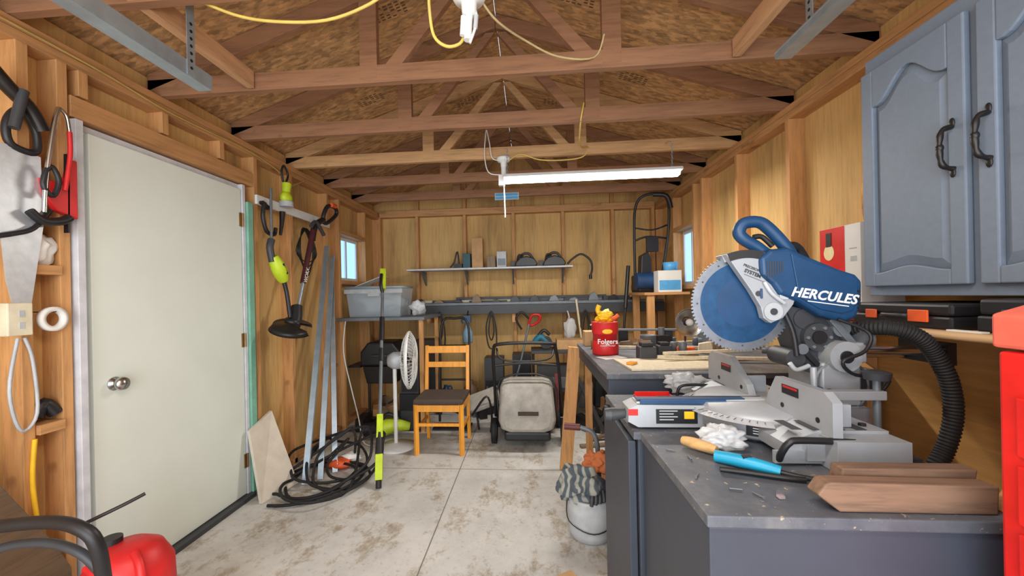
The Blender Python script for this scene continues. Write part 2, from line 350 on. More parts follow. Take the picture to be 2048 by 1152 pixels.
solo('electrical_cable','yellow cable stapled along the top plate','cable',
 G().tube([(-1.89,.9,2.36),(-1.89,1.6,2.35),(-1.89,2.0,2.32),(-1.89,2.6,2.33),(-1.89,2.95,2.28),(-1.885,3.0,2.2),(-1.89,3.3,2.34)],.0055,mat('dull_yellow_cable',(186,152,86)),n=6))
for x,ye,z,s in ((-1.3,1.53,2.17,1),(1.0,1.64,2.21,-1)):
    t=T('garage_door_track','galvanised steel overhead garage door track','garage door track',(x,ye-1,z))
    t.add('track_channel',G().tube([(x-.025,-.8,z+.02),(x-.028,ye,z+.02)],.004,GALV,n=6,sub=1).box((x-.028,-.8,z-.003),(x+.03,ye,z),GALV).box((x+.028,-.8,z),(x+.031,ye,z+.055),GALV).box((x-.03,-.8,z),(x-.027,ye,z+.025),GALV))
    g=G().box((x+.031,ye-.12,z+.0),(x+.034,ye-.085,2.45),GALV)
    for k in range(7): g.cyl((x+.030,ye-.1025,z+.03+k*.028),(x+.036,ye-.1025,z+.03+k*.028),.006,IRON,n=8)
    t.add('perforated_hanger',g)
# ---------------------------------------------------------------- front work cabinets (slate)
t=T('base_cabinet','slate grey painted cabinet with dusty top holding the miter saw','cabinet',(.63,1.02,0))
t.add('cabinet_body',G().box((.335,.80,.0),(.935,1.25,.855),SLATE),.003)
t.add('cabinet_top',G().box((.33,.795,.856),(.94,1.258,.88),SLATET),.003)
t=T('base_cabinet','slate grey painted cabinet with slim side door','cabinet',(.63,1.5,0))
t.add('cabinet_body',G().box((.325,1.27,0),(.95,1.72,.855),SLATE),.003)
t.add('cabinet_top',G().box((.31,1.262,.856),(.955,1.73,.88),SLATET),.003)
t.add('cabinet_door',G().box((.298,1.285,.04),(.322,1.70,.845),SLATE),.003)
# ---------------------------------------------------------------- second bench
t=T('workbench','slate painted workbench with cluttered plywood top','workbench',(.9,2.4,0))
t.add('bench_top',G().box((.335,1.82,.925),(1.51,2.95,.95),SLATET),.003)
t.add('apron',G().box((.345,1.835,.85),(1.5,1.86,.924),SLATE).box((.345,1.861,.85),(.37,2.93,.924),SLATE),.002)
for p in ((.40,1.89),(.40,2.88),(1.46,1.89),(1.46,2.88)):
    t.add('leg',G().box((p[0]-.019,p[1]-.045,0),(p[0]+.019,p[1]+.045,.849),WZ),.002)
t.add('lower_shelf',G().box((.42,1.9,.14),(1.44,2.86,.16),WX))
solo('wood_board','pale pine stud leaning against the workbench','wood board',G().bar((.24,3.02,0),(.318,2.98,.92),.03,.09,WZ,up=(1,0,0)),.002)
# ---------------------------------------------------------------- red tool chest
t=T('tool_chest','tall red steel tool chest with silver drawer pulls','tool chest',(1.1,.5,0))
t.add('chest_body',G().box((.785,.30,.05),(1.35,.74,1.20),RED),.006)
t.add('chest_lid',G().prism([(.78,1.205),(1.355,1.205),(1.355,1.32),(.87,1.288),(.78,1.262)],'y',.295,.745,SALMON),.006)
for z in (1.08,.97,.86,.7,.5,.25):
    dr=t.add('drawer',G().box((.777,.33,z-.048),(.785,.71,z+.048),RED),.003)
    t.addto(dr,'drawer_pull',G().box((.767,.36,z+.02),(.777,.68,z+.035),CHROME))
for p in ((.84,.34),(.84,.7),(1.31,.34),(1.31,.7)): t.add('caster',G().cyl((p[0],p[1]-.012,.026),(p[0],p[1]+.012,.026),.026,BLK))
# ---------------------------------------------------------------- miter saw
t=T('miter_saw','blue and silver sliding compound miter saw','miter saw',(.75,1.33,.88))
Bc=Vector((.655,1.30,1.272))
g=G().box((.66,1.02,.895),(.86,1.64,.945),ALU)
g.box((.70,.98,.881),(.86,1.06,.955),ALU).box((.70,1.60,.881),(.86,1.68,.955),ALU)
g.prism([(.62,.9),(.62,.93),(.70,.962),(.86,.962),(.86,.9)],'y',1.04,1.62,ALU)
g.box((.84,1.24,.885),(.98,1.42,.96),ALU).box((.86,1.0,.885),(.90,1.2,.91),DGR)
for k in range(4): g.box((.64+.05*k,1.045,.9625),(.665+.05*k,1.12,.9635),DGR)
for p in ((.83,1.08),(.83,1.22),(.83,1.46),(.83,1.58)): g.cyl((p[0],p[1],.962),(p[0],p[1],.968),.009,IRON,n=6)
t.add('saw_base',g,.006,seg=3)
t.add('foot',G().cyl((.74,1.01,.8801),(.74,1.01,.895),.02,RUB)); t.add('foot',G().cyl((.74,1.65,.8801),(.74,1.65,.895),.02,RUB))
t.add('turntable',G().lathe([(0,.885),(.175,.885),(.20,.90),(.20,.945),(.185,.966),(0,.968)],(.72,1.33,0),(0,0,1),ALU,n=48))
g=G().prism([(.30,.905),(.33,.888),(.56,.888),(.56,.955),(.33,.958),(.302,.945)],'y',1.285,1.375,ALU)
g.prism([(.33,.9585),(.72,.9585),(.72,.972),(.33,.964)],'y',1.30,1.36,LGR)
g.box((.34,1.292,.9585),(.60,1.299,.972),BLUE).box((.33,1.30,.9705),(.66,1.33,.9735),BLUE).box((.30,1.2835,.925),(.33,1.2848,.945),RED)
g.box((.40,1.327,.9736),(.72,1.3325,.9745),BLK)
t.add('miter_arm',g,.004,seg=3)
t.add('miter_lock_knob',G().cyl((.30,1.33,.92),(.255,1.33,.915),.016,DGR,.022).cyl((.255,1.33,.915),(.235,1.33,.915),.022,DGR,.018))
LAB=mat('black_label',(30,30,33),.4); g=G().box((.385,1.2835,.9),(.51,1.2845,.945),LAB)
for k in range(4): g.box((.395,1.283,.938-k*.009),(.395+.055-(k%2)*.012,1.2836,.941-k*.009),LGR)
g.box((.47,1.283,.915),(.50,1.2836,.938),YMETAL)
t.add('warning_label',g)
a0=math.radians(-128); a1=math.radians(-78)
g=G().lathe([(.2012,.905),(.2012,.94)],(.72,1.33,0),(0,0,1),LAB,n=14,arc=(a0,a1)).lathe([(.2016,.933),(.2016,.94)],(.72,1.33,0),(0,0,1),ORG,n=10,arc=(a0+.06,a1-.1))
for k in range(3): g.lathe([(.2016,.926-k*.007),(.2016,.928-k*.007)],(.72,1.33,0),(0,0,1),WHT,n=10,arc=(a0+.08,a1-.15-k*.1))
t.add('warning_label',g)
g=G().lathe([(.2015,.95),(.2315,.942)],(.72,1.33,0),(0,0,1),LGR,n=30,arc=(math.radians(-250),math.radians(-110)))
for k in range(28):
    th=math.radians(-245+k*4.8); g.box((.205,-.0006,.9485),(.225,.0006,.9495),BLK,Matrix.Translation((.72,1.33,0))@Matrix.Rotation(th,4,'Z'))
t.add('miter_scale',g)
for a,b,sg in ((1.36,1.66,1),(1.00,1.28,-1)):
    y0,y1=a,b
    if sg>0: poly=[(a,.965),(b,.965),(b,1.05),(b-.03,1.075),(a+.13,1.075),(a+.02,1.0)]
    else: poly=[(a,.93),(b,.93),(b-.02,1.0),(b-.06,1.06),(a+.03,1.06),(a,1.04)]
    g=G().prism(poly,'x',.705,.727,ALU)
    g.box((.727,y0+.06,.965),(.79,y0+.07,1.02),ALU).box((.727,y1-.08,.965),(.79,y1-.07,1.02),ALU)
    g.box((.7035,a+.12,1.02),(.7048,a+.19,1.045),LAB).box((.703,a+.125,1.037),(.7036,a+.185,1.043),REDP)
    for yy in (a+.05,b-.09): g.cyl((.7035,yy,.985),(.7052,yy,.985),.007,IRON,n=10)
    g.cyl((.727,a+.2,1.03),(.75,a+.2,1.03),.01,BLK).cyl((.75,a+.2,1.03),(.765,a+.2,1.03),.018,BLK,n=8)
    t.add('fence',g,.002)
g=G(); n=84; R=.152; vs=[]
for k in range(n):
    for rr,dt in ((R-.006,0),(R,.3),(R,.6),(R-.006,.7)):
        th=2*math.pi*(k+dt)/n; vs.append((Bc.x+rr*math.cos(th),Bc.z+rr*math.sin(th)))
g.prism(vs,'y',Bc.y-.0012,Bc.y+.0012,STEEL)
g.cyl((Bc.x,Bc.y-.0022,Bc.z),(Bc.x,Bc.y+.0022,Bc.z),.124,BLUEB,n=48)
g.cyl((Bc.x,Bc.y-.0026,Bc.z),(Bc.x,Bc.y-.0021,Bc.z),.075,BLUE,n=40)
for k in range(12):
    th=2*math.pi*k/12; g.cyl((Bc.x+.133*math.cos(th),Bc.y-.0016,Bc.z+.133*math.sin(th)),(Bc.x+.133*math.cos(th),Bc.y+.0016,Bc.z+.133*math.sin(th)),.003,DGR,n=8)
t.add('saw_blade',g)
def arc(c,r,a,b,n): return [(c[0]+r*math.cos(math.radians(a+(b-a)*k/n)),c[1]+r*math.sin(math.radians(a+(b-a)*k/n))) for k in range(n+1)]
c2=(Bc.x,Bc.z)
g=G().prism(arc(c2,.160,112,34,20)+[(.80,1.31),(.785,1.265),(.755,1.225),(.72,1.21),(.70,1.225),(.692,1.26),(.665,1.31)],'y',1.262,1.289,GUARD)
g.prism(arc(c2,.160,112,35,16)+arc(c2,.135,35,112,16),'y',1.29,1.335,GUARD)
g.cyl((.725,1.256,1.245),(.725,1.262,1.245),.027,LGR).cyl((.725,1.253,1.245),(.725,1.256,1.245),.010,DGR).box((.745,1.258,1.28),(.77,1.262,1.325),LGR).cyl((.685,1.258,1.30),(.685,1.262,1.30),.008,DGR).box((.69,1.257,1.285),(.696,1.262,1.315),BLUE)
g.tube([(.70,1.256,1.335),(.72,1.255,1.30),(.755,1.255,1.27)],.006,LGR)
t.add('blade_guard',g,.003)
g=G().prism(arc(c2,.1605,111,72,8)+arc(c2,.136,72,111,8),'y',1.260,1.2618,BLK)
R18=math.radians(24)
g.text('PRECISION',.0105,facey(.643,1.2612,1.385,R18),DGR,bold=.0002).text('SYSTEM',.015,facey(.645,1.2612,1.367,R18),DGR,bold=.0006).box((0,0,0),(.06,.0006,.0012),DGR,Matrix.Translation((.645,1.2608,1.359))@Matrix.Rotation(R18,4,'Y'))
t.add('guard_lettering',g)
def mx(p): return (.68+(p[0]-.68)*.93,p[1]-.004)
mp=[(.687,1.41),(.72,1.435),(.775,1.44),(.825,1.415),(.93,1.37),(.975,1.355),(.995,1.335),(.992,1.27),(.975,1.225),(.94,1.215),(.87,1.232),(.80,1.278),(.745,1.30),(.725,1.33),(.69,1.36)]
t.add('motor_housing',G().prism([mx(p) for p in mp],'y',1.25,1.40,BLUE),.012,seg=3)
inner=[(.70+(p[0]-.70)*.9+.01,1.34+(p[1]-1.34)*.8) for p in [mx(p) for p in mp]]
t.add('motor_cover',G().prism([p for p in inner if p[0]>.75],'y',1.2465,1.2499,BLUE),.002)
tl=math.radians(9)
g=G().text('HERCULES',.0385,facey(.768,1.2462,1.292,tl),WHT,bold=.0011,shear=.25,space=1.02).box((0,0,0),(.115,.0006,.0028),WHT,Matrix.Translation((.815,1.2460,1.274))@Matrix.Rotation(tl,4,'Y'))
t.add('brand_lettering',g)
g=G()
for k in range(7): g.box((.705+k*.007,1.2488,1.345+k*.003),(.708+k*.007,1.2496,1.395),DGR)
for k in range(5): g.box((.955,1.2465,1.25+k*.012),(.962,1.2499,1.256+k*.012),BLK)
t.add('cooling_vent',g)
g=G().tube([(.795,1.30,1.39),(.77,1.30,1.415),(.735,1.30,1.420),(.70,1.30,1.447),(.665,1.30,1.470),(.652,1.30,1.492),(.668,1.30,1.518),(.71,1.30,1.521),(.742,1.30,1.498),(.785,1.30,1.447),(.805,1.30,1.41)],.0185,BLUE,n=12,closed=True)
t.add('handle',g)
t.add('trigger',G().tube([(.695,1.30,1.475),(.72,1.30,1.475),(.75,1.30,1.445)],.008,BLK))
t.add('dust_chute',G().tube([(.80,1.34,1.40),(.83,1.35,1.44),(.86,1.36,1.435),(.90,1.37,1.37),(.94,1.38,1.32)],.02,BLK,n=10))
g=G().prism([(.76,1.27),(.83,1.25),(.90,1.235),(.965,1.18),(.96,1.10),(.90,1.04),(.83,1.06),(.80,1.15)],'y',1.29,1.37,DGR)
g.cyl((.86,1.27,1.165),(.86,1.39,1.165),.042,DGR).cyl((.86,1.262,1.165),(.86,1.27,1.165),.02,BLK)
for k in range(6):
    th=k*math.pi/3; g.cyl((.86+.032*math.cos(th),1.265,1.165+.032*math.sin(th)),(.86+.032*math.cos(th),1.27,1.165+.032*math.sin(th)),.005,GREY,n=8)
g.cyl((.80,1.28,1.10),(.80,1.38,1.10),.028,DGR).cyl((.93,1.275,1.19),(.93,1.385,1.19),.025,GREY).cyl((.83,1.285,1.22),(.83,1.39,1.22),.03,DGR).tube([(.77,1.28,1.24),(.79,1.275,1.18),(.80,1.275,1.11)],.008,BLK).bar((.90,1.28,1.22),(.97,1.28,1.13),.02,.02,GREY)
g.cyl((.815,1.27,1.13),(.815,1.285,1.13),.016,GREY).bar((.80,1.28,1.15),(.86,1.275,1.08),.014,.014,BLK).tube([(.83,1.27,1.08),(.79,1.262,1.07),(.77,1.26,1.09)],.007,LGR)
t.add('pivot_arm',g,.004)
g=G().box((.86,1.26,.962),(.97,1.42,1.09),ALU).cyl((.915,1.24,1.11),(.915,1.44,1.11),.045,ALU).box((.90,1.25,1.09),(.98,1.41,1.15),ALU).box((.80,1.25,.97),(.86,1.30,1.02),BLUE)
g.cyl((.915,1.235,1.11),(.915,1.241,1.11),.018,BLK).cyl((.88,1.25,1.0),(.88,1.262,1.0),.014,IRON).lathe([(.075,-.004),(.085,0),(.075,.004)],(.915,1.262,1.02),(0,1,0),GREY,n=24)
t.add('slide_carriage',g,.006)
t.add('slide_rail',G().cyl((.90,1.275,1.125),(1.20,1.275,1.125),.011,CHROME).cyl((.90,1.39,1.095),(1.20,1.39,1.095),.011,CHROME).box((1.20,1.255,1.08),(1.225,1.41,1.145),BLK).cyl((.97,1.275,1.16),(1.0,1.275,1.16),.03,GREY))
t.add('power_cord',G().tube([(.90,1.25,1.22),(.97,1.23,1.18),(.95,1.22,1.13),(.89,1.22,1.10),(.93,1.23,1.06),(1.02,1.23,1.05),(1.0,1.25,.99)],.005,BLK,n=8))
t.add('carry_handle',G().tube([(.60,1.03,.895),(.595,1.01,.92),(.605,1.0,.945),(.63,1.0,.952),(.75,1.0,.948),(.775,1.0,.94),(.78,1.01,.915),(.775,1.03,.895)],.008,BLK,n=8).box((.59,1.03,.885),(.79,1.04,.915),ALU))
g=G().cyl((.955,1.19,.87),(.955,1.19,1.06),.009,GREY).cyl((.955,1.19,1.055),(.955,1.19,1.075),.028,DGR,.033).cyl((.955,1.19,1.075),(.955,1.19,1.08),.033,DGR,.02).cyl((.955,1.19,.862),(.955,1.19,.872),.025,DGR)
g.box((.79,1.175,1.0),(.97,1.205,1.025),ALU).cyl((.79,1.19,.965),(.79,1.19,1.09),.008,ALU)
t.add('clamp',g,.002)
pts=[(.94,1.37,1.165),(.975,1.30,1.185),(1.01,1.22,1.195),(1.06,1.19,1.175),(1.105,1.19,1.125),(1.14,1.19,1.05),(1.15,1.19,.96),(1.13,1.19,.87),(1.09,1.19,.79),(1.06,1.22,.62),(1.06,1.28,.3),(1.09,1.3,.035)]
solo('dust_hose','black corrugated dust hose arching from the saw','hose',G().tube(pts,lambda u:.0205+.0016*math.sin(u*640),RUB,n=12,sub=44))
# ---------------------------------------------------------------- things on cabinet top
solo('wood_offcut','weathered brown timber offcut with a mitred end','wood offcut',G().prism([(.56,.935),(.545,.913),(.585,.881),(.862,.881),(.865,.934),(.57,.938)],'y',.815,.85,REDBR),.003)
solo('wood_offcut','brown timber offcut behind a mitred offcut','wood offcut',G().prism([(.61,.881),(.86,.881),(.87,.948),(.62,.948)],'y',.856,.89,REDBR),.003)
solo('wood_offcut','small wood wedge with pale cut end','wood offcut',G().prism([(.88,.881),(.935,.881),(.935,.93),(.92,.935)],'y',.80,.85,WX),.002)
t=T('utility_lighter','long blue and black utility lighter','lighter',(.52,1.0,.881))
t.add('lighter_body',G().tube([(.455,1.045,.896),(.49,1.02,.897),(.53,.99,.896),(.565,.965,.892)],lambda u:.016-.005*abs(u-.4),TEAL,n=12))
t.add('lighter_barrel',G().tube([(.565,.965,.891),(.60,.945,.889),(.66,.92,.888)],.006,BLK)); t.add('lighter_trigger',G().box((.50,.998,.905),(.52,1.01,.913),BLK,))
t=T('wood_handled_tool','tool with round wooden handle','hand tool',(.46,1.09,.881))
t.add('handle',G().tube([(.415,1.15,.897),(.44,1.12,.898),(.475,1.08,.896)],lambda u:.011+.004*math.sin(u*3.1),wood('handle_wood',(206,164,108),'x'),n=12))
t.add('tool_shaft',G().tube([(.475,1.08,.895),(.52,1.04,.888)],.004,GREY))
solo('awl','dark metal rod tool lying on the cabinet','hand tool',G().tube([(.44,.985,.888),(.49,.97,.888),(.56,.945,.888),(.60,.935,.888)],.0065,IRON,n=8))
solo('plastic_bag','crumpled clear plastic bag of small parts','plastic bag',G().ball((.51,1.13,.912),(.055,.042,.031),FILM,.25,3,4,6))
solo('corner_bracket','small bent steel corner bracket','bracket',G().box((.50,.86,.8805),(.518,.872,.8822),CHROME).box((.50,.871,.8805),(.518,.8725,.895),CHROME))
solo('red_tray','red plastic parts tray with a yellow cap','tray',G().box((.40,1.55,.8805),(.54,1.62,.884),RED).box((.40,1.55,.884),(.404,1.62,.91),RED).box((.536,1.55,.884),(.54,1.62,.91),RED).box((.404,1.55,.884),(.536,1.554,.91),RED).box((.404,1.616,.884),(.536,1.62,.92),RED).box((.50,1.565,.884),(.53,1.6,.905),YMETAL),.001)
solo('hook_tool','black bent metal hook beside the red tray','hand tool',G().tube([(.56,1.6,.888),(.57,1.6,.94),(.62,1.6,.95),(.70,1.6,.945)],.006,BLK))
for p,q in (((.37,.95),(.385,.97)),((.42,.90),(.445,.895)),((.40,1.05),(.40,1.075)),((.36,1.12),(.38,1.11)),((.47,.86),(.46,.885)),((.38,1.40),(.41,1.42))):
    solo('wood_screw','small loose screw on the dusty cabinet top','screw',G().cyl((p[0],p[1],.8835),(q[0],q[1],.8835),.0018,GREY,n=6).cyl((p[0],p[1],.8838),(p[0]*.98+q[0]*.02,p[1]*.98+q[1]*.02,.8838),.0034,GREY,n=8),0,'loose screws on the cabinet top')
solo('pencil','flat carpenter pencil on the cabinet top','pencil',G().bar((.36,1.45,.884),(.44,1.52,.884),.008,.005,YMETAL))
# ---------------------------------------------------------------- bench 2 items
t=T('coffee_can','red plastic coffee canister with white lettering','coffee canister',(.44,2.42,.951))
t.add('canister_body',G().lathe([(0,0),(.072,0),(.076,.006),(.076,.07),(.07,.085),(.07,.12),(.076,.13),(.076,.185),(.078,.19),(.072,.192),(.07,.02),(0,.02)],(.44,2.42,.951),(0,0,1),REDP,n=32))
t.add('brand_lettering',G().text('Folgers',.04,facey(.44,2.3405,1.02),WHT,bold=.0006,align='CENTER').text('CLASSIC ROAST',.012,facey(.44,2.3405,1.005),WHT,align='CENTER').ball((.44,2.345,1.09),(.03,.002,.014),YMETAL))
t.add('stir_stick',G().bar((.36,2.46,1.12),(.47,2.44,1.17),.02,.006,PALE))
t=T('yellow_glove','bunched yellow work glove stuffed in a red canister','glove',(.44,2.42,1.12))
t.add('glove_palm',G().ball((.44,2.42,1.17),(.045,.03,.035),YMETAL,.4,5))
t.add('glove_finger',G().tube([(.42,2.42,1.17),(.40,2.42,1.21),(.41,2.42,1.24)],.014,YMETAL)); t.add('glove_finger',G().tube([(.45,2.42,1.17),(.49,2.42,1.16),(.52,2.42,1.18)],.012,ORG))
def battery(x,y,s):
    t=T('battery_pack','grey cordless tool battery pack standing on the bench','battery',(x,y,.951),group='battery packs on the bench')
    t.add('battery_case',G().box((x-.045*s,y-.04*s,.951),(x+.045*s,y+.04*s,.951+.07*s),DGR),.006)
    t.add('battery_terminal',G().box((x-.03*s,y-.03*s,.951+.07*s),(x+.03*s,y+.035*s,.951+.09*s),BLK),.003)
battery(.62,2.22,1); battery(.75,2.34,.85)
solo('paint_can','small grey metal tin on the bench','tin',G().lathe([(0,0),(.045,0),(.045,.1),(.048,.105),(.04,.105),(.04,.098),(0,.098)],(.70,2.46,.951),(0,0,1),GREY))
solo('plywood_sheet','thin plywood sheet lying on the bench','plywood sheet',G().box((0,0,0),(.50,.30,.008),PALE,Matrix.Translation((.46,1.88,.951))@Matrix.Rotation(math.radians(4),4,'Z')))
for i,(a,b) in enumerate((((.66,2.16,.972),(1.2,2.06,.972)),((.55,2.62,.965),(1.3,2.52,.965)),((.60,2.78,.965),(1.25,2.86,.965)),((.68,2.12,.995),(1.15,2.2,.998)))):
    solo('wood_strip','narrow pale wood strip lying across the bench','wood strip',G().bar(a,b,.022,.014,PALE),.001,group='wood strips on the bench')
solo('plastic_bag','crumpled white plastic bag on the bench edge','plastic bag',G().ball((.66,1.78,.92),(.075,.05,.04),FILM,.25,8,4,6))
t=T('clamp_lamp','silver dome clamp lamp facing forward','lamp',(.98,2.62,.951))
t.add('lamp_shade',G().lathe([(.02,.06),(.035,.045),(.07,.02),(.09,0),(.088,.0),(.066,.022),(.03,.048)],(.98,2.55,1.12),(0,1,0.1),CHROME).ball((.98,2.56,1.12),.022,WHT))
t.add('lamp_arm',G().cyl((.98,2.61,1.12),(.98,2.64,1.10),.018,BLK).tube([(.98,2.64,1.10),(.99,2.66,1.03),(.98,2.64,.955)],.006,BLK))
solo('loose_paper','sheet of loose paper on the bench','paper',G().box((0,0,0),(.14,.1,.001),PAPER,Matrix.Translation((.40,2.20,.9515))@Matrix.Rotation(.4,4,'Z')))
solo('wood_offcut','small scrap of wood on the bench','wood offcut',G().box((0,0,0),(.05,.035,.01),YWOOD,Matrix.Translation((.49,1.98,.9605))@Matrix.Rotation(.9,4,'Z')))
solo('bench_tool','dark steel bench tool on the cluttered bench','hand tool',G().box((.80,2.66,.952),(.90,2.72,1.03),IRON).cyl((.85,2.69,1.03),(.85,2.69,1.08),.02,GREY),.003)
solo('tool_case','grey metal box at the rear of the bench','box',G().box((1.12,2.6,.966),(1.4,2.8,1.1),GREY).box((1.12,2.6,1.102),(1.4,2.8,1.12),DGR),.004)
solo('flat_pry_bar','flat steel bar on the rear of the bench','hand tool',G().bar((.55,2.8,1.06),(.98,2.74,1.06),.05,.012,GREY).box((.60,2.78,.966),(.66,2.82,1.053),BLK).box((.88,2.74,.966),(.94,2.78,1.053),DGR),.002)
solo('paint_jar','small green glass jar on the bench','jar',G().lathe([(0,0),(.03,0),(.032,.05),(.02,.06),(.022,.075),(0,.075)],(.42,2.65,.951),(0,0,1),mat('olive_glass',(110,120,70))))
solo('spray_can','white aerosol can on the bench rear','spray can',G().lathe([(0,0),(.032,0),(.032,.17),(.02,.185),(.012,.2),(0,.2)],(.52,2.88,.951),(0,0,1),WHT))
solo('small_carton','brown paper carton on the bench rear','box',G().box((.37,2.78,.951),(.46,2.9,1.05),CARD),.002)
solo('sanding_block','orange sanding block on the bench','hand tool',G().box((.86,2.4,.951),(.95,2.45,.985),ORG),.004)
for i in range(20):
    x=random.uniform(.58,1.38); y=random.choice([random.uniform(2.26,2.5),random.uniform(2.66,2.92)]); h=random.uniform(.02,.09); m=random.choice([BLK,DGR,GREY,OLDW,PALE,CARD,IRON])
    if i%3==0: solo('tin_can','small metal tin among the bench clutter','tin',G().lathe([(0,0),(.022,0),(.022,h),(.019,h+.004),(0,h+.004)],(x,y,.952),(0,0,1),GREY),0,'small tins on the bench')
    else: solo('small_block','small block of scrap among the bench clutter','scrap',G().prism([(-.04,0),(.04,0),(.035,h*.8),(-.03,h)],'y',-.02,.02,m,Matrix.Translation((x,y,.952))@Matrix.Rotation(random.uniform(0,3),4,'Z')),.002,'small scrap on the bench')
# ---------------------------------------------------------------- upper cabinet
t=T('wall_cabinet','blue grey wall cabinet with arched raised panel doors','cabinet',(1.36,1.1,1.29))
t.add('cabinet_body',G().box((1.222,.30,1.282),(1.528,1.545,2.12),UCAB),.003)
def cdoor(y0,y1,hy):
    z0,z1=1.315,2.065; x=1.198
    N=16; yc=(y0+y1)/2; iw=(y1-y0)/2-.045
    bb=[(-1+2*k/N) for k in range(N+1)]
    top=[(yc+iw*u,z1-.13+.08*(0.5+0.5*math.cos(math.pi*min(1,abs(u)*1.1)))) for u in bb]
    bot=[(yc+iw*u,z0+.045+.02*(0.5+0.5*math.cos(math.pi*u))) for u in bb]
    g=G()
    g.box((x,y0,z0),(x+.02,yc-iw,z1),UCAB).box((x,yc+iw,z0),(x+.02,y1,z1),UCAB)
    g.prism([(yc-iw,z1)]+top+[(yc+iw,z1)],'x',x,x+.02,UCAB)
    g.prism([(yc-iw,z0)]+bot+[(yc+iw,z0)],'x',x,x+.02,UCAB)
    dd=t.add('cabinet_door',g,.004)
    zc=(z0+z1)/2
    P=bot+top[::-1]; Pi=[(yc+(p[0]-yc)*.8,zc+(p[1]-zc)*.9) for p in P]; n=len(P)
    vs=[(x+.017,p[0],p[1]) for p in P]+[(x+.004,p[0],p[1]) for p in Pi]
    t.addto(dd,'raised_panel',G().raw(vs,[(k,(k+1)%n,n+(k+1)%n,n+k) for k in range(n)]+[tuple(range(n,2*n))],UCAB))
    hz=1.70
    t.addto(dd,'door_handle',G().tube([(x-.001,hy,hz+.06),(x-.028,hy,hz+.05),(x-.036,hy,hz+.02),(x-.036,hy,hz-.02),(x-.028,hy,hz-.05),(x-.001,hy,hz-.06)],lambda u:.0055+.0025*abs(math.sin(u*14)),IRON,n=10).ball((x-.003,hy,hz+.07),(.004,.008,.014),IRON).ball((x-.003,hy,hz-.07),(.004,.008,.014),IRON).ball((x-.036,hy,hz),(.009,.009,.012),IRON))
cdoor(1.195,1.535,1.225); cdoor(.83,1.165,1.135); cdoor(.48,.80,.52)
t=T('wall_shelf','plywood shelf with rounded edge under the wall cabinet','shelf',(1.3,1.3,1.17))
t.add('shelf_board',G().box((1.11,.80,1.168),(1.513,1.93,1.19),wood('shelf_ply',(190,154,112),'y')).cyl((1.11,.80,1.179),(1.11,1.93,1.179),.011,wood('shelf_edge',(206,172,130),'y')))
t.add('shelf_bracket',G().prism([(1.513,1.167),(1.25,1.167),(1.513,.95)],'y',1.88,1.9,WZ))
def case(y0,y1,h,lab,tag,x0=1.13):
    t=T('tool_case',lab,'tool case',(1.25,(y0+y1)/2,1.19),group='tool cases on the shelf')
    t.add('case_base',G().box((x0,y0,1.191),(1.45,y1,1.191+h*.5),BLK),.006); t.add('case_lid',G().box((x0+.003,y0+.003,1.191+h*.52),(1.447,y1-.003,1.191+h),BLK),.008)
    t.add('case_latch',G().box((x0-.006,y0+.06,1.191+h*.25),(x0,y0+.12,1.191+h*.75),tag),.002); t.add('case_latch',G().box((x0-.006,y1-.1,1.191+h*.3),(x0,y1-.06,1.191+h*.7),tag),.002)
    t.add('case_handle',G().tube([(x0-.001,(y0+y1)/2-.04,1.191+h*.5),(x0-.012,(y0+y1)/2-.03,1.191+h*.5),(x0-.012,(y0+y1)/2+.03,1.191+h*.5),(x0-.001,(y0+y1)/2+.04,1.191+h*.5)],.005,DGR))
case(1.17,1.50,.07,'flat black tool case with red latches',ORG); case(.85,1.12,.085,'black tool case with dark latches',DGR,1.14)
solo('tool_case','thin dark red tool case on the shelf','tool case',G().box((1.15,1.515,1.191),(1.45,1.66,1.225),mat('dark_red_case',(120,26,30))),.005)
solo('loose_paper','folded papers under the black tool case','paper',G().box((1.112,1.08,1.1903),(1.13,1.165,1.1945),PAPER))
t=T('bulb_box','red and white cardboard light bulb box','box',(1.35,1.78,1.191))
t.add('box_body',G().box((1.30,1.68,1.191),(1.46,1.90,1.57),WHT),.001)
t.add('red_panel',G().box((1.2985,1.76,1.192),(1.2998,1.899,1.569),RED).ball((1.2975,1.845,1.465),(.0015,.03,.034),mat('bulb_print',(244,226,176))).box((1.2965,1.83,1.49),(1.2984,1.86,1.55),BLK).box((1.2985,1.70,1.42),(1.2996,1.73,1.44),LGR).box((1.2985,1.70,1.47),(1.2996,1.735,1.474),LGR))
# ---------------------------------------------------------------- left wall : saws and tools
t=T('hand_saw','large hand saw with dark handle hanging on a stud','hand saw',(-1.86,1.36,1.6))
t.add('saw_blade',G().prism([(1.25,1.90),(1.40,1.88),(1.405,1.62),(1.36,1.30),(1.315,1.27),(1.29,1.4)],'x',-1.872,-1.869,mat('hand_saw_steel',(196,200,204),.35,.5,.1,30)))
t.add('handle',G().tube([(-1.87,1.31,1.90),(-1.87,1.30,1.97),(-1.87,1.33,2.03),(-1.87,1.37,2.01),(-1.87,1.39,1.95),(-1.87,1.38,1.89)],.013,BLK,closed=True))
t=T('hacksaw','hacksaw with silver frame and red black grip','hacksaw',(-1.83,1.43,1.9))
t.add('frame',G().tube([(-1.82,1.37,1.66),(-1.82,1.38,1.8),(-1.82,1.41,2.02),(-1.82,1.425,2.08)],.008,CHROME).tube([(-1.82,1.46,2.0),(-1.82,1.46,1.9),(-1.82,1.44,1.76)],.008,REDP).tube([(-1.82,1.425,2.08),(-1.82,1.45,2.06),(-1.82,1.46,2.0)],.006,CHROME))
t.add('handle',G().tube([(-1.82,1.37,1.76),(-1.82,1.40,1.73),(-1.82,1.42,1.79),(-1.82,1.40,1.84),(-1.82,1.38,1.82)],.009,BLK,closed=True))
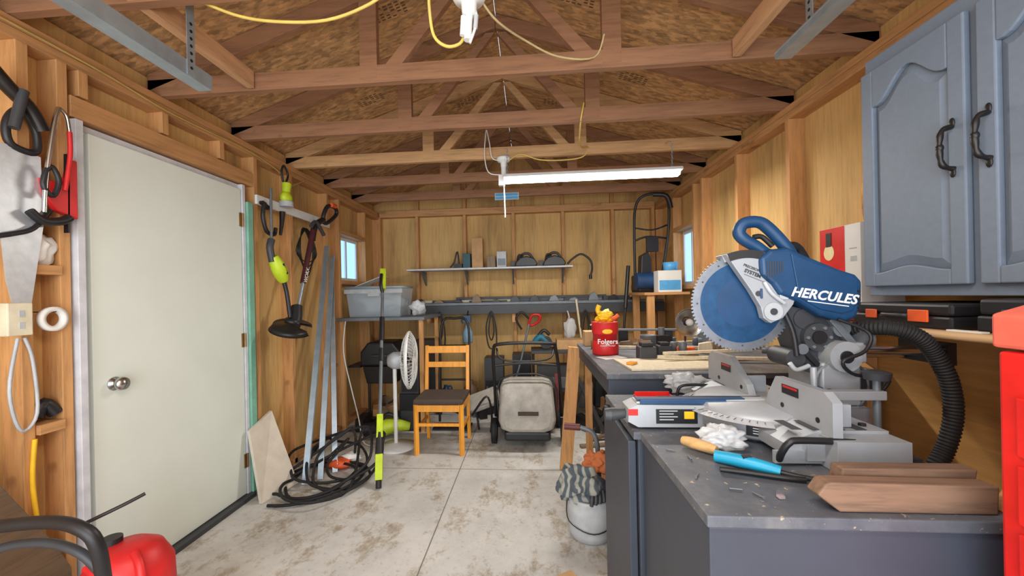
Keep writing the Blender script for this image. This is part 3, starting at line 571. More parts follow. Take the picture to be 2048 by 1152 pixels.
t=T('bar_clamp','red and black bar clamp hanging on the wall','clamp',(-1.85,1.47,1.8))
t.add('clamp_bar',G().bar((-1.86,1.475,1.60),(-1.86,1.48,1.92),.02,.006,IRON)); t.add('clamp_jaw',G().prism([(1.39,1.80),(1.47,1.79),(1.49,1.90),(1.51,1.90),(1.51,1.66),(1.44,1.68),(1.40,1.74)],'x',-1.88,-1.85,REDP),.004)
t.add('clamp_grip',G().tube([(-1.84,1.34,1.66),(-1.84,1.38,1.63),(-1.84,1.44,1.64),(-1.84,1.47,1.66)],.016,BLK))
solo('cable_hook','black curved cord hook on the wall','hook',G().tube([(-1.86,1.24,1.55),(-1.85,1.30,1.57),(-1.85,1.36,1.60),(-1.86,1.42,1.68)],.009,BLK))
solo('power_tool','dark cordless tool hanging high on a stud','power tool',G().tube([(-1.86,1.24,2.16),(-1.86,1.30,2.10),(-1.86,1.36,2.05),(-1.86,1.40,1.98)],.024,IRON).tube([(-1.84,1.33,2.1),(-1.84,1.30,1.95)],.016,DGR))
for z in (1.45,.83): solo('stud_shelf','small pine shelf board between wall studs','shelf',G().box((-1.985,1.392,z-.02),(-1.885,1.478,z+.018),WY),.002)
solo('rag','crumpled off-white rag on a small shelf','rag',G().ball((-1.93,1.435,1.53),(.04,.042,.06),PAPER,.25,2))
t=T('outlet_box','beige electrical outlet box on a stud','outlet',(-1.88,1.32,1.27)); t.add('cover_plate',G().box((-1.898,1.285,1.20),(-1.86,1.36,1.32),mat('beige_plastic',(214,206,180))),.004)
t.add('receptacle',G().box((-1.86,1.318,1.268),(-1.8585,1.334,1.292),LGR).box((-1.86,1.318,1.225),(-1.8585,1.334,1.249),LGR))
t=T('tape_roll','roll of white masking tape on a nail','tape',(-1.885,1.44,1.2)); t.add('tape_ring',G().lathe([(.030,-.012),(.048,-.012),(.048,.012),(.030,.012),(.030,-.012)],(-1.885,1.44,1.255),(1,0,0),PAPER)); t.add('nail',G().cyl((-1.99,1.44,1.283),(-1.87,1.44,1.283),.002,IRON,n=8))
solo('extension_cord','looped grey cord hanging on the stud','cord',G().tube([(-1.885,1.33,1.19),(-1.88,1.30,1.0),(-1.88,1.33,.85),(-1.88,1.38,.9),(-1.88,1.37,1.1),(-1.885,1.35,1.19)],.006,LGR,n=6))
solo('spray_bottle','dark bottle lying on the low stud shelf','bottle',G().tube([(-1.93,1.41,.872),(-1.93,1.44,.92),(-1.92,1.47,.873)],.024,BLK))
solo('yellow_strap','yellow strap hanging down the stud','strap',G().tube([(-1.892,1.38,.80),(-1.892,1.37,.65),(-1.892,1.38,.5),(-1.89,1.38,.42)],.008,YMETAL,n=6))
solo('slanted_board','dark brown board with sloped edge against the studs','board',G().prism([(1.0,0.001),(1.46,0.001),(1.46,.26),(1.40,.40),(1.13,.92),(1.0,.94)],'x',-1.87,-1.85,DWOOD),.002)
solo('tool_rail','white painted board with tools hung from it','rail',G().box((-1.899,2.645,1.985),(-1.88,3.66,2.05),WHT),.002)
t=T('pruning_tool','black looped tool hanging from white rail','garden tool',(-1.84,2.72,1.85))
t.add('loop',G().tube([(-1.85,2.68,2.0),(-1.85,2.66,1.9),(-1.85,2.70,1.80),(-1.85,2.78,1.79),(-1.85,2.80,1.84)],.014,BLK)); t.add('grip',G().bar((-1.86,2.66,2.0),(-1.86,2.74,1.97),.03,.02,BLK))
solo('garden_shears','dark hand tool hanging from white rail','garden tool',G().tube([(-1.86,2.90,1.98),(-1.86,2.89,1.9),(-1.86,2.87,1.80)],lambda u:.022-.012*u,IRON))
t=T('string_trimmer','lime green cordless string trimmer hung on wall','string trimmer',(-1.80,2.8,1.1))
t.add('shaft',G().tube([(-1.84,2.74,2.12),(-1.83,2.72,1.9),(-1.81,2.69,1.66)],.009,GREY))
t.add('handle',G().tube([(-1.81,2.69,1.74),(-1.81,2.67,1.68),(-1.80,2.68,1.58)],.024,DGR))
t.add('motor_head',G().tube([(-1.80,2.69,1.62),(-1.79,2.74,1.53),(-1.79,2.79,1.45)],lambda u:.03+.022*math.sin(u*3.1),LIME,n=14).tube([(-1.755,2.72,1.57),(-1.75,2.76,1.50)],.014,BLK))
t.add('lower_shaft',G().tube([(-1.79,2.79,1.45),(-1.78,2.81,1.35),(-1.76,2.81,1.18)],.015,BLK))
g=G().lathe([(.02,.03),(.05,.02),(.05,-.01),(0,-.01)],(-1.74,2.80,1.15),(.3,-.2,1),BLK); g.lathe([(.0,.02),(.13,.0),(.135,-.02),(.125,-.02),(0,.01)],(-1.72,2.78,1.13),(.3,-.2,1),BRN,n=24,arc=(0,4.0)); t.add('cutting_guard',g)
t=T('trimmer_spool','lime green trimmer spool hanging near the ceiling','garden tool',(-1.86,2.93,2.1))
t.add('ring',G().tube([(-1.86,2.93,2.34),(-1.86,2.98,2.28),(-1.86,2.93,2.2),(-1.86,2.90,2.28)],.008,BLK,closed=True)); t.add('body',G().ball((-1.84,2.92,2.09),(.04,.055,.05),LIME).cyl((-1.84,2.92,2.13),(-1.84,2.93,2.2),.03,LIME,.035).cyl((-1.84,2.92,2.02),(-1.84,2.92,2.06),.05,LGR))
t=T('string_trimmer','black and orange string trimmer hung on wall','string trimmer',(-1.75,3.1,1.1))
t.add('handle',G().tube([(-1.78,3.35,2.02),(-1.76,3.40,2.13),(-1.76,3.54,2.14),(-1.77,3.56,2.08),(-1.78,3.40,1.98)],.018,BLK,closed=True).tube([(-1.74,3.42,2.145),(-1.74,3.50,2.15)],.02,ORG))
t.add('grip',G().tube([(-1.78,3.35,2.0),(-1.78,3.22,1.93),(-1.77,3.15,1.80)],.026,BLK).tube([(-1.75,3.10,1.90),(-1.75,3.18,1.95),(-1.75,3.30,1.86)],.016,DGR))
tb=Vector((-1.737,2.965,1.44)); te=(Vector((-1.77,3.16,1.84))-Vector((-1.74,2.86,1.20))).normalized(); tn=Vector((.92,-.38,0)); ty=tn.cross(te).normalized(); tn=te.cross(ty)
MW=Matrix((te,ty,tn)).transposed().to_4x4(); MW.translation=tb+tn*.012-ty*.012
t.add('shaft',G().cyl((-1.77,3.16,1.84),(-1.74,2.86,1.20),.012,GALV).cyl((-1.772,3.17,1.88),(-1.752,2.97,1.44),.02,mat('maroon_sleeve',(70,24,34))).text('WORX',.04,MW,WHT))
t.add('motor_head',G().tube([(-1.75,2.88,1.26),(-1.73,2.84,1.18),(-1.72,2.80,1.12)],.04,BLK,n=12))
t.add('cutting_guard',G().lathe([(0,.03),(.12,.01),(.14,-.02),(.13,-.02),(0,.02)],(-1.70,2.72,1.11),(.3,-.2,1),IRON,n=24,arc=(1.5,5.5)))
g=G()
for k in range(4): g.tube([(-1.84,3.14+.02*k,1.90),(-1.83,3.08-.02*k,1.7),(-1.83,3.17,1.5+.04*k),(-1.83,3.26+.02*k,1.7)],.005,IRON,n=5,closed=True)
solo('cord_bundle','tangled dark cord hanging on the wall','cord',g)
for i,(b,tp,w) in enumerate((((-1.62,2.72,0),(-1.86,3.56,1.80),.045),((-1.55,2.80,0),(-1.85,3.64,1.72),.04),((-1.50,2.92,0),(-1.84,3.60,1.55),.035))):
    b=Vector(b);tp=Vector(tp); g=G().bar(b,tp,w,.004,GALV).bar(b+Vector((.02,0,0)),tp+Vector((.02,0,0)),.004,w*.7,GALV)
    solo('steel_angle','long galvanised steel angle leaning on the wall','steel angle',g,group='leaning steel angles')
pv=[(-1.77,2.45,0),(-1.70,2.74,0),(-1.88,2.73,.52),(-1.88,2.50,.45)]
solo('plank','short pale whitish plank leaning against the wall','board',G().raw(pv+[(p[0]+.022,p[1]-.006,p[2]+.002) for p in pv],[(0,1,2,3),(4,5,6,7),(0,1,5,4),(1,2,6,5),(2,3,7,6),(3,0,4,7)],mat('whitish_plank',(214,204,188),.7,var=.08)))
g=G(); pts=[]; rnd=random.Random(3)
loops=[(-1.50,2.78,.33,.03,.1),(-1.40,2.86,.26,.42,1.9),(-1.56,2.72,.27,.06,.6),(-1.36,2.78,.20,.75,1.4),(-1.54,2.90,.27,.25,2.3),(-1.44,2.70,.33,.03,3.5),(-1.30,2.88,.20,.60,1.2)]
for li,(cx,cy,r,tl2,dr) in enumerate(loops):
    sq=rnd.uniform(.7,1.05); rot=rnd.uniform(0,3)
    for k in range(12):
        th=2*math.pi*k/12+li*.3; ex,ey=r*math.cos(th),r*sq*math.sin(th)
        dx,dy=ex*math.cos(rot)-ey*math.sin(rot),ex*math.sin(rot)+ey*math.cos(rot)
        h=max(0,dx*math.cos(dr)+dy*math.sin(dr)+r)*tl2
        pts.append((cx+dx+rnd.uniform(-.02,.02),cy+dy*.95+rnd.uniform(-.02,.02),.013+h+.005*li))
pts+=[(-1.25,2.62,.02),(-1.5,2.42,.02),(-1.68,2.40,.015)]
g.tube(pts,.010,RUB,n=8,sub=5)
solo('garden_hose','loosely coiled black hose lying on the concrete','hose',g)
solo('orange_bag','small crumpled orange and white bag on the floor','bag',G().ball((-1.50,2.98,.04),(.10,.06,.038),ORG,.2,4).ball((-1.44,3.06,.06),(.09,.05,.03),PAPER,.3,6))
t=T('pole_trimmer','lime and black pole tool standing upright','pole tool',(-1.06,2.66,0))
P0=Vector((-1.06,2.66,0)); P1=Vector((-1.40,3.74,1.58)); L=lambda u:P0.lerp(P1,u)
t.add('shaft',G().cyl(L(.25),L(.93),.014,GREY).cyl(L(.60),L(.72),.022,BLK))
t.add('head',G().cyl(L(0.005),L(.10),.02,BLK).bar(L(.03),L(.12),.05,.045,LIME).cyl(L(.12),L(.2),.03,BLK,.022).bar(L(.18),L(.27),.045,.04,LIME),.003)
t.add('coupler',G().cyl(L(.50),L(.56),.022,BLK)); t.add('handle',G().bar(L(.88),L(1.0),.055,.05,LIME).tube([L(.86),L(.91)+Vector((0,-.05,0)),L(.97)+Vector((0,-.04,0))],.016,BLK),.004)
# ---------------------------------------------------------------- chair
t=T('wooden_chair','honey coloured wooden chair with dark padded seat','chair',(-.78,3.43,0))
x0,x1,yf,yb=-.965,-.585,3.26,3.62
for x in (x0,x1): t.add('leg',G().bar((x,yf,0),(x,yf,.42),.035,.03,YWOOD),.003)
for x in (x0,x1): t.add('leg',G().prism([(yb+.03,0),(yb+.06,0),(yb+.015,.44),(yb+.06,.86),(yb+.03,.86),(yb-.02,.44)],'x',x-.015,x+.015,YWOOD),.003)
t.add('apron',G().box((x0,yf-.01,.36),(x1,yf+.01,.415),YWOOD).box((x0-.01,yf,.36),(x0+.01,yb,.415),YWOOD).box((x1-.01,yf,.36),(x1+.01,yb,.415),YWOOD),.002)
t.add('stretcher',G().box((x0-.008,yf,.2),(x0+.008,yb+.02,.225),YWOOD).box((x1-.008,yf,.2),(x1+.008,yb+.02,.225),YWOOD).box((x0,yf-.008,.24),(x1,yf+.008,.265),YWOOD))
t.add('seat',G().box((x0-.02,yf-.03,.42),(x1+.02,yb+.0,.465),BRN),.018,seg=4)
t.add('back_slat',G().box((x0,yb+.025,.79),(x1,yb+.045,.855),YWOOD),.004); t.add('back_slat',G().box((x0,yb+.02,.66),(x1,yb+.038,.71),YWOOD),.004)
# ---------------------------------------------------------------- fan
FC=Vector((-1.07,3.45,.76)); ax=Vector((.985,.16,0)).normalized()
t=T('pedestal_fan','white pedestal fan with wire grille turned sideways','fan',(-1.19,3.44,0))
a=Vector((0,0,1)); b=ax.cross(a); g=G(); R=.25
prof=[(.03,.06),(.10,.062),(.17,.05),(.225,.025),(R,0)]
for sgn in (1,-1):
    for k in range(44):
        th=2*math.pi*k/44; g.tube([FC+ax*h*sgn+(a*math.cos(th)+b*math.sin(th))*r for r,h in prof],.0018,WHT,n=4,sub=2)
for r,h in ((R,0),(R-.003,.008),(R-.003,-.008),(.14,.055),(.14,-.055)):
    g.tube([FC+ax*h+(a*math.cos(2*math.pi*k/36)+b*math.sin(2*math.pi*k/36))*r for k in range(36)],.006 if r>.2 else .0025,WHT,n=5,closed=True,sub=1)
g.cyl(FC+ax*.05,FC+ax*.065,.04,WHT)
t.add('grille',g)
g=G()
for k in range(4):
    th=k*math.pi/2+.4; e=a*math.cos(th)+b*math.sin(th); e2=ax.cross(e)
    v=[FC+e*.03-e2*.02,FC+e*.19-e2*.06+ax*.015,FC+e*.20+e2*.05-ax*.015,FC+e*.03+e2*.02]
    g.raw(v+[p+ax*.003 for p in v],[(0,1,2,3),(7,6,5,4),(0,1,5,4),(1,2,6,5),(2,3,7,6),(3,0,4,7)],LGR)
t.add('fan_blade',g)
t.add('motor_housing',G().lathe([(0,-.19),(.05,-.185),(.075,-.14),(.075,-.07),(0,-.065)],FC,ax,LGR))
Q=FC-ax*.13
t.add('pole',G().cyl((Q.x,Q.y,.03),(Q.x,Q.y,.70),.017,WHT)); t.add('fan_base',G().lathe([(0,.001),(.17,.001),(.17,.012),(.05,.03),(.02,.04),(0,.04)],(Q.x,Q.y,0),(0,0,1),WHT))
# ---------------------------------------------------------------- mower with catcher
t=T('bagged_mower','walk-behind mower with grey canvas bag and folded black handle','lawn mower',(-.05,3.75,0))
bag=[(-.27,.53),(-.25,.56),(-.20,.575),(.10,.575),(.15,.56),(.175,.53),(.195,.26),(.17,.19),(.10,.165),(-.19,.165),(-.26,.19),(-.285,.26)]
g=G(); n=len(bag); rings=[(3.385,.82),(3.395,.93),(3.43,1.0),(3.60,1.0),(3.72,.9)]; vs=[]
for y,s in rings: vs+=[(-.045+(p[0]+.045)*s,y+(0.60-p[1])*-.2,.37+(p[1]-.37)*s) for p in bag]
fs=[(r*n+k,r*n+(k+1)%n,(r+1)*n+(k+1)%n,(r+1)*n+k) for r in range(4) for k in range(n)]+[tuple(range(n))[::-1],tuple(range(4*n,5*n))]
g.raw(vs,fs,CANV); t.add('grass_bag',g,.008,seg=2)
t.add('bag_label',G().box((-.12,3.318,.31),(.05,3.335,.34),BRN))
t.add('bag_frame',G().tube([(-.28,3.42,.24),(-.27,3.46,.59),(.17,3.46,.59),(.19,3.42,.24)],.009,IRON,sub=3))
t.add('bag_skirt',G().box((-.24,3.36,.08),(.15,3.6,.16),BLK),.02)
t.add('mower_deck',G().box((-.30,3.76,.08),(.22,4.05,.22),DGR).cyl((-.04,3.9,.22),(-.04,3.9,.38),.12,BLK),.02)
for x,y,r in ((-.34,3.55,.11),(.27,3.55,.11),(-.33,4.0,.09),(.25,4.0,.09)):
    t.add('wheel',G().lathe([(r-.03,-.02),(r,-.022),(r,.022),(r-.03,.02),(r-.03,-.02)],(x,y,r),(1,0,0),RUB).cyl((x-.012,y,r),(x+.012,y,r),r-.03,LGR))
t.add('handle',G().tube([(-.33,3.62,.22),(-.32,3.45,.55),(-.31,3.28,.85),(-.24,3.22,.92),(.14,3.22,.92),(.20,3.28,.86),(.24,3.45,.55),(.26,3.62,.22)],.014,IRON,n=10).tube([(-.315,3.36,.72),(-.05,3.36,.74),(.22,3.36,.72)],.011,IRON).tube([(-.28,3.25,.88),(-.22,3.16,.80),(.12,3.16,.80),(.18,3.25,.88)],.008,BLK))
t.add('height_lever',G().box((.20,3.5,.3),(.23,3.53,.62),mat('dark_red_paint',(110,30,34))))
# ---------------------------------------------------------------- back wall shelves
t=T('wall_shelf','long thin white edged shelf on the back wall','shelf',(-.5,4.8,1.62))
t.add('shelf_board',G().box((-1.46,4.66,1.625),(.50,4.955,1.645),mat('shelf_white',(206,206,212))),.002)
for x in (-1.3,-.77,-.2,.40): t.add('shelf_bracket',G().prism([(4.955,1.624),(4.72,1.624),(4.955,1.45)],'x',x-.008,x+.008,GREY))
t=T('wall_shelf','long dark beam shelf across the back wall','shelf',(0,4.8,1.15))
t.add('shelf_board',G().box((-1.40,4.62,1.205),(1.50,4.955,1.235),GREY),.003); t.add('shelf_beam',G().box((-1.40,4.60,1.10),(1.50,4.64,1.204),DGR),.003)
for x in (-1.2,-.19,.8): t.add('support_block',G().box((x-.02,4.64,1.0),(x+.02,4.955,1.204),WZ))
def boxy(name,lab,cat,lo,hi,m,m2=None,group=None):
    g=G().box(lo,hi,m)
    if m2: g.box((lo[0]+.01,lo[1]-.0015,lo[2]+.02),(hi[0]-.01,lo[1],lo[2]+(hi[2]-lo[2])*.55),m2)
    return solo(name,lab,cat,g,.003,group)
boxy('cardboard_box','tall narrow cardboard box on the shelf','box',(-.68,4.72,1.646),(-.55,4.85,2.0),CARD)
boxy('cardboard_box','white box with grey label on the shelf','box',(-.38,4.70,1.646),(-.27,4.84,1.83),LGR,GREY)
boxy('cardboard_box','small weathered wood box beside a tall box','box',(-.50,4.70,1.646),(-.40,4.8,1.78),OLDW)
boxy('storage_box','small teal tin on the shelf','box',(-.79,4.72,1.646),(-.70,4.82,1.82),mat('dark_teal',(30,80,90)))
solo('gadget','black wire and bracket on the shelf','tool',G().tube([(-.95,4.75,1.66),(-.90,4.75,1.72),(-.86,4.76,1.85),(-.84,4.76,1.66)],.01,BLK).box((-.9,4.72,1.646),(-.8,4.8,1.70),BLK),.002)
def saw(x,lab):
    t=T('chainsaw',lab,'chainsaw',(x,4.78,1.646))
    t.add('motor_body',G().prism([(x-.12,1.647),(x+.13,1.647),(x+.15,1.68),(x+.11,1.74),(x+.02,1.77),(x-.06,1.75),(x-.11,1.70)],'y',4.71,4.85,BLK),.012,seg=3)
    t.add('handle',G().tube([(x-.06,4.78,1.75),(x-.02,4.78,1.80),(x+.05,4.78,1.80),(x+.10,4.78,1.73)],.015,DGR).tube([(x-.09,4.73,1.71),(x-.07,4.70,1.78),(x-.02,4.72,1.77)],.012,BLK)); t.add('guide_bar',G().box((x-.17,4.775,1.66),(x-.12,4.79,1.72),DGR),.003)
saw(-.05,'black electric chainsaw lying on the shelf'); saw(.28,'black cordless saw with coiled cord on the shelf')
solo('extension_cord','black cord with plug hanging off shelf','cord',G().tube([(.44,4.68,1.66),(.50,4.68,1.72),(.60,4.68,1.77),(.70,4.68,1.70),(.72,4.68,1.6),(.70,4.68,1.52)],.012,BLK).cyl((.70,4.68,1.53),(.70,4.68,1.48),.018,BLK))
for x,w,h in ((-1.0,.35,.03),(-.5,.45,.02),(.05,.4,.035),(.55,.3,.03),(1.0,.3,.05)):
    solo('metal_scrap','thin strips of scrap metal on the long shelf','scrap metal',G().box((x-w/2,4.74,1.236),(x+w/2,4.80,1.236+h),DGR),.001,group='scrap metal on the long shelf')
for a,b,z,m in ((-1.30,.10,1.236,PALE),(-.2,1.3,1.236,GREY),(-.9,.9,1.27,DGR)):
    solo('long_board','long thin board lying along the beam shelf','board',G().box((a,4.84 if z<1.25 else 4.82,z),(b,4.93,z+.03),m),.002,group='long boards on the beam shelf')
for i in range(12):
    x=-1.3+i*.225; h=random.uniform(.03,.1); m=random.choice([BLK,DGR,IRON,GREY,OLDW])
    solo('shelf_tool','small dark hand tool on the long beam shelf','hand tool',G().prism([(x-.06,1.236),(x+.06,1.236),(x+.04,1.236+h*.6),(x+.01,1.236+h),(x-.04,1.236+h*.7)],'y',4.64,4.69,m),.003,group='small tools on the beam shelf')
t=T('spray_bottle','blue and white trigger spray bottle hanging from shelf','spray bottle',(-.72,4.58,.76))
t.add('bottle',G().lathe([(0,0),(.055,0),(.058,.02),(.058,.12),(.02,.2),(.018,.23)],(-.72,4.54,.78),(0,0,1),mat('bottle_grey',(130,160,180)))); t.add('trigger_head',G().box((-.76,4.51,1.01),(-.68,4.57,1.09),BLUE).tube([(-.75,4.54,1.06),(-.79,4.54,1.03),(-.77,4.54,1.0)],.008,BLUE).tube([(-.72,4.54,1.08),(-.72,4.599,1.14)],.006,IRON))
solo('plastic_bag','white plastic bag hanging from the beam shelf','plastic bag',G().ball((.44,4.56,.92),(.07,.03,.12),FILM,.2,1).tube([(.44,4.56,1.02),(.43,4.57,1.08),(.42,4.59,1.12)],.008,FILM))
t=T('string_trimmer','black trimmer with red handle standing by the wall','string trimmer',(-.1,4.4,0))
t.add('shaft',G().tube([(-.30,4.35,.03),(-.14,4.42,.5),(-.05,4.5,.85),(0,4.56,1.05)],.012,GREY)); t.add('handle',G().tube([(-.02,4.54,.98),(.02,4.52,1.08),(.10,4.52,1.08),(.10,4.54,1.02),(.03,4.56,.97)],.015,REDP,closed=True).tube([(-.10,4.46,.93),(-.16,4.44,1.05),(-.10,4.44,1.12),(-.02,4.46,1.05)],.012,BLK)); t.add('motor_head',G().cyl((-.30,4.35,.01),(-.29,4.36,.12),.06,BLK,.04))
t=T('work_stand','small grey work stand holding boxes','stand',(.15,4.35,0))
t.add('stand_top',G().box((.0,4.15,.70),(.62,4.5,.73),DGR),.003)
for p in ((.02,4.18),(.59,4.18),(.02,4.47),(.59,4.47)): t.add('leg',G().cyl((p[0],p[1],0),(p[0],p[1],.70),.014,IRON,n=10))
t.add('lower_tray',G().box((.01,4.17,.30),(.60,4.48,.315),DGR))
t=T('circular_saw','teal and black circular saw on the stand','power tool',(.12,4.3,.731)); t.add('body',G().tube([(0.04,4.3,.80),(.10,4.3,.86),(.18,4.3,.80)],.035,mat('dark_teal_plastic',(24,104,128)),n=12).cyl((.16,4.27,.80),(.16,4.33,.80),.065,BLK)); t.add('handle',G().tube([(.08,4.3,.87),(.14,4.3,.93),(.2,4.3,.88)],.018,BLK))
boxy('cardboard_box','open cardboard box on the work stand','box',(.27,4.22,.731),(.58,4.45,.83),CARD)
boxy('tool_box','grey plastic tool box under the stand','box',(.06,4.2,.316),(.42,4.44,.56),DGR,GREY)
boxy('cardboard_box','flattened dark box leaning near the wall','box',(.80,4.3,0),(1.02,4.6,.42),DGR)
boxy('tool_box','black lidded crate behind the mower','crate',(-.22,4.66,.001),(.0,4.9,.62),BLK,DGR)
boxy('tool_box','dark plastic case standing behind the chair','case',(-.55,4.66,.001),(-.33,4.9,.58),DGR,BLK)
boxy('tool_box','tall dark box standing under the beam shelf','box',(-1.38,4.68,.001),(-1.12,4.92,.80),mat('dark_brown_box',(62,50,42)),DGR)
boxy('tool_box','black battery tool case below the beam shelf','case',(.72,4.66,.001),(.98,4.9,.55),BLK,DGR)
for k,x in enumerate((-1.05,-.45,.62)):
    solo('cord_bundle','looped black cord hung under the beam shelf','cord',G().tube([(x,4.585,1.13),(x-.06,4.58,.95),(x-.03,4.58,.72),(x+.05,4.58,.74),(x+.05,4.58,.96)],.009,BLK,closed=True).tube([(x,4.58,1.10),(x-.03,4.57,.9),(x,4.57,.80),(x+.03,4.57,.92)],.008,IRON,closed=True))
for i,(a,b) in enumerate((((.72,4.10,.02),(.98,4.62,.65)),((.40,4.08,.02),(.68,4.12,.82)),((.66,3.75,.02),(.42,3.98,.55)),((.5,3.6,.02),(.95,3.72,.08)),((.4,3.45,.015),(.8,3.52,.02)),((.85,3.95,.02),(.70,4.10,.92)),((.55,3.82,.015),(.98,4.0,.40)),((.95,3.55,.02),(.72,3.68,.32)))):
    solo('scrap_board','scrap board leaning in the rear clutter','board',G().bar(a,b,.045,.02,(OLDW,BRN,DGR,REDBR)[i%4]),.002,group='scrap boards in the rear clutter')
# left rear bench + bin
t=T('side_bench','narrow grey topped bench against the wall','bench',(-1.5,4.2,0))
t.add('bench_top',G().box((-1.895,3.78,1.09),(-1.02,4.5,1.12),GREY),.003)
for p in ((-1.85,3.82),(-1.06,3.82),(-1.85,4.45),(-1.06,4.45)): t.add('leg',G().box((p[0]-.019,p[1]-.019,0),(p[0]+.019,p[1]+.019,1.09),WZ))
t=T('storage_bin','clear grey plastic tote filled with clutter','storage bin',(-1.58,4.1,1.12))
g=G(); A=[(-1.86,3.92),(-1.28,3.92),(-1.28,4.3),(-1.86,4.3)]
def scl(P,k): cx=sum(p[0] for p in P)/4; cy=sum(p[1] for p in P)/4; return [(cx+(p[0]-cx)*k,cy+(p[1]-cy)*k) for p in P]
b0=scl(A,.9)
vs=[(p[0],p[1],1.122) for p in b0]+[(p[0],p[1],1.42) for p in A]; g.raw(vs,[(3,2,1,0)]+[(k,(k+1)%4,4+(k+1)%4,4+k) for k in range(4)],CLR)
t.add('tote_body',g); t.add('tote_rim',G().tube([(p[0],p[1],1.42) for p in A],.012,CLR,closed=True,sub=1).box((-1.62,3.895,1.33),(-1.5,3.91,1.38),LGR).box((-1.87,3.90,1.36),(-1.27,3.915,1.40),LGR))
solo('paper_stack','crumpled papers spilling from the plastic tote','papers',G().ball((-1.57,4.1,1.27),(.22,.12,.10),PAPER,.3,9).box((0,0,0),(.3,.22,.004),PAPER,Matrix.Translation((-1.80,4.0,1.43))@Matrix.Rotation(-.35,4,'Y')))
solo('plastic_bag','clear bag resting on the bench corner','plastic bag',G().ball((-1.14,4.0,1.2),(.07,.1,.075),FILM,.3,3))
t=T('barbecue_grill','black lidded barbecue grill under the side bench','grill',(-1.5,4.1,0))
t.add('grill_lid',G().prism([(-1.74,.62),(-1.74,.76),(-1.66,.86),(-1.40,.86),(-1.32,.76),(-1.32,.62)],'y',3.95,4.3,BLK),.02)
t.add('firebox',G().prism([(-1.72,.615),(-1.68,.44),(-1.38,.44),(-1.34,.615)],'y',3.96,4.29,IRON),.01)
for x,y in ((-1.66,3.98),(-1.38,3.98),(-1.66,4.26),(-1.38,4.26)): t.add('leg',G().cyl((x,y,0),(x,y,.45),.013,IRON))
t.add('side_shelf',G().box((-1.88,3.98,.6),(-1.75,4.25,.62),BLK)); t.add('lid_handle',G().tube([(-1.62,3.945,.72),(-1.60,3.90,.73),(-1.46,3.90,.73),(-1.44,3.945,.72)],.009,DGR))
boxy('tool_box','black plastic crate on floor under the side bench','crate',(-1.30,3.84,.001),(-1.10,4.1,.36),BLK,DGR)
boxy('tool_box','black storage case stacked under the side bench','case',(-1.29,3.86,.362),(-1.11,4.1,.62),DGR,BLK)
t=T('hand_truck','black tubular hand truck frame behind the chair','hand truck',(-.75,4.1,0))
t.add('frame',G().tube([(-.95,4.05,.03),(-.95,4.1,.6),(-.93,4.16,1.03),(-.80,4.17,1.08),(-.66,4.16,1.03),(-.64,4.1,.6),(-.64,4.05,.03)],.013,IRON,n=8).tube([(-.95,4.1,.45),(-.64,4.1,.45)],.01,IRON).tube([(-.94,4.12,.8),(-.65,4.12,.8)],.01,IRON)); t.add('toe_plate',G().box((-.98,3.85,.01),(-.61,4.05,.02),IRON))
solo('leaf_blower','lime and black leaf blower lying on floor','leaf blower',G().tube([(-1.40,3.62,.10),(-1.28,3.65,.12),(-1.15,3.68,.10)],lambda u:.085-.05*u,LIME,n=14).tube([(-1.45,3.62,.10),(-1.56,3.6,.09)],.06,BLK,n=12).tube([(-1.40,3.62,.17),(-1.34,3.63,.23),(-1.25,3.65,.18)],.018,BLK))
t=T('folding_stool','grey folding stool lying on its side','stool',(-.45,3.85,0))
t.add('stool_seat',G().box((0,0,0),(.30,.22,.05),CANV,Matrix.Translation((-.57,3.72,.20))@Matrix.Rotation(-.35,4,'Y')@Matrix.Rotation(.5,4,'X')),.012)
t.add('stool_frame',G().tube([(-.56,3.7,.20),(-.42,3.68,.38),(-.38,3.72,.2),(-.40,3.8,.012)],.01,IRON).tube([(-.56,3.88,.28),(-.52,3.86,.012)],.01,IRON))
solo('extension_cord','white cord hanging from bench to the floor','cord',G().tube([(-1.80,3.772,1.09),(-1.80,3.72,.8),(-1.72,3.70,.45),(-1.62,3.62,.2),(-1.52,3.48,.03),(-1.42,3.42,.01)],.006,WHT,n=6))
def jug(x,y,h,r,m,lab):
    solo('jug',lab,'jug',G().lathe([(0,.001),(r,.001),(r,h*.65),(r*.8,h*.8),(r*.3,h*.9),(r*.3,h),(0,h)],(x,y,0),(0,0,1),m,n=24).tube([(x+r*.25,y,h*.92),(x+r*.8,y,h*.95),(x+r*.9,y,h*.7)],.01,m))
jug(-.50,4.45,.30,.08,mat('dark_oil_jug',(46,48,52)),'dark motor oil jug near the back wall')
jug(-1.0,4.6,.28,.08,BLUE,'blue plastic jug near the back wall'); jug(.62,4.72,.3,.09,LGR,'pale plastic jug near the back wall')
jug(-.72,4.68,.32,.085,mat('brown_jug',(110,84,60)),'brown jug near the back wall')
occ=[(-.40,.36,3.7,4.12),(-.03,.65,4.12,4.52),(-1.33,-1.07,3.8,4.13),(-1.0,-.6,3.8,4.2),(-.40,-.2,4.25,4.45)]
cnt=0
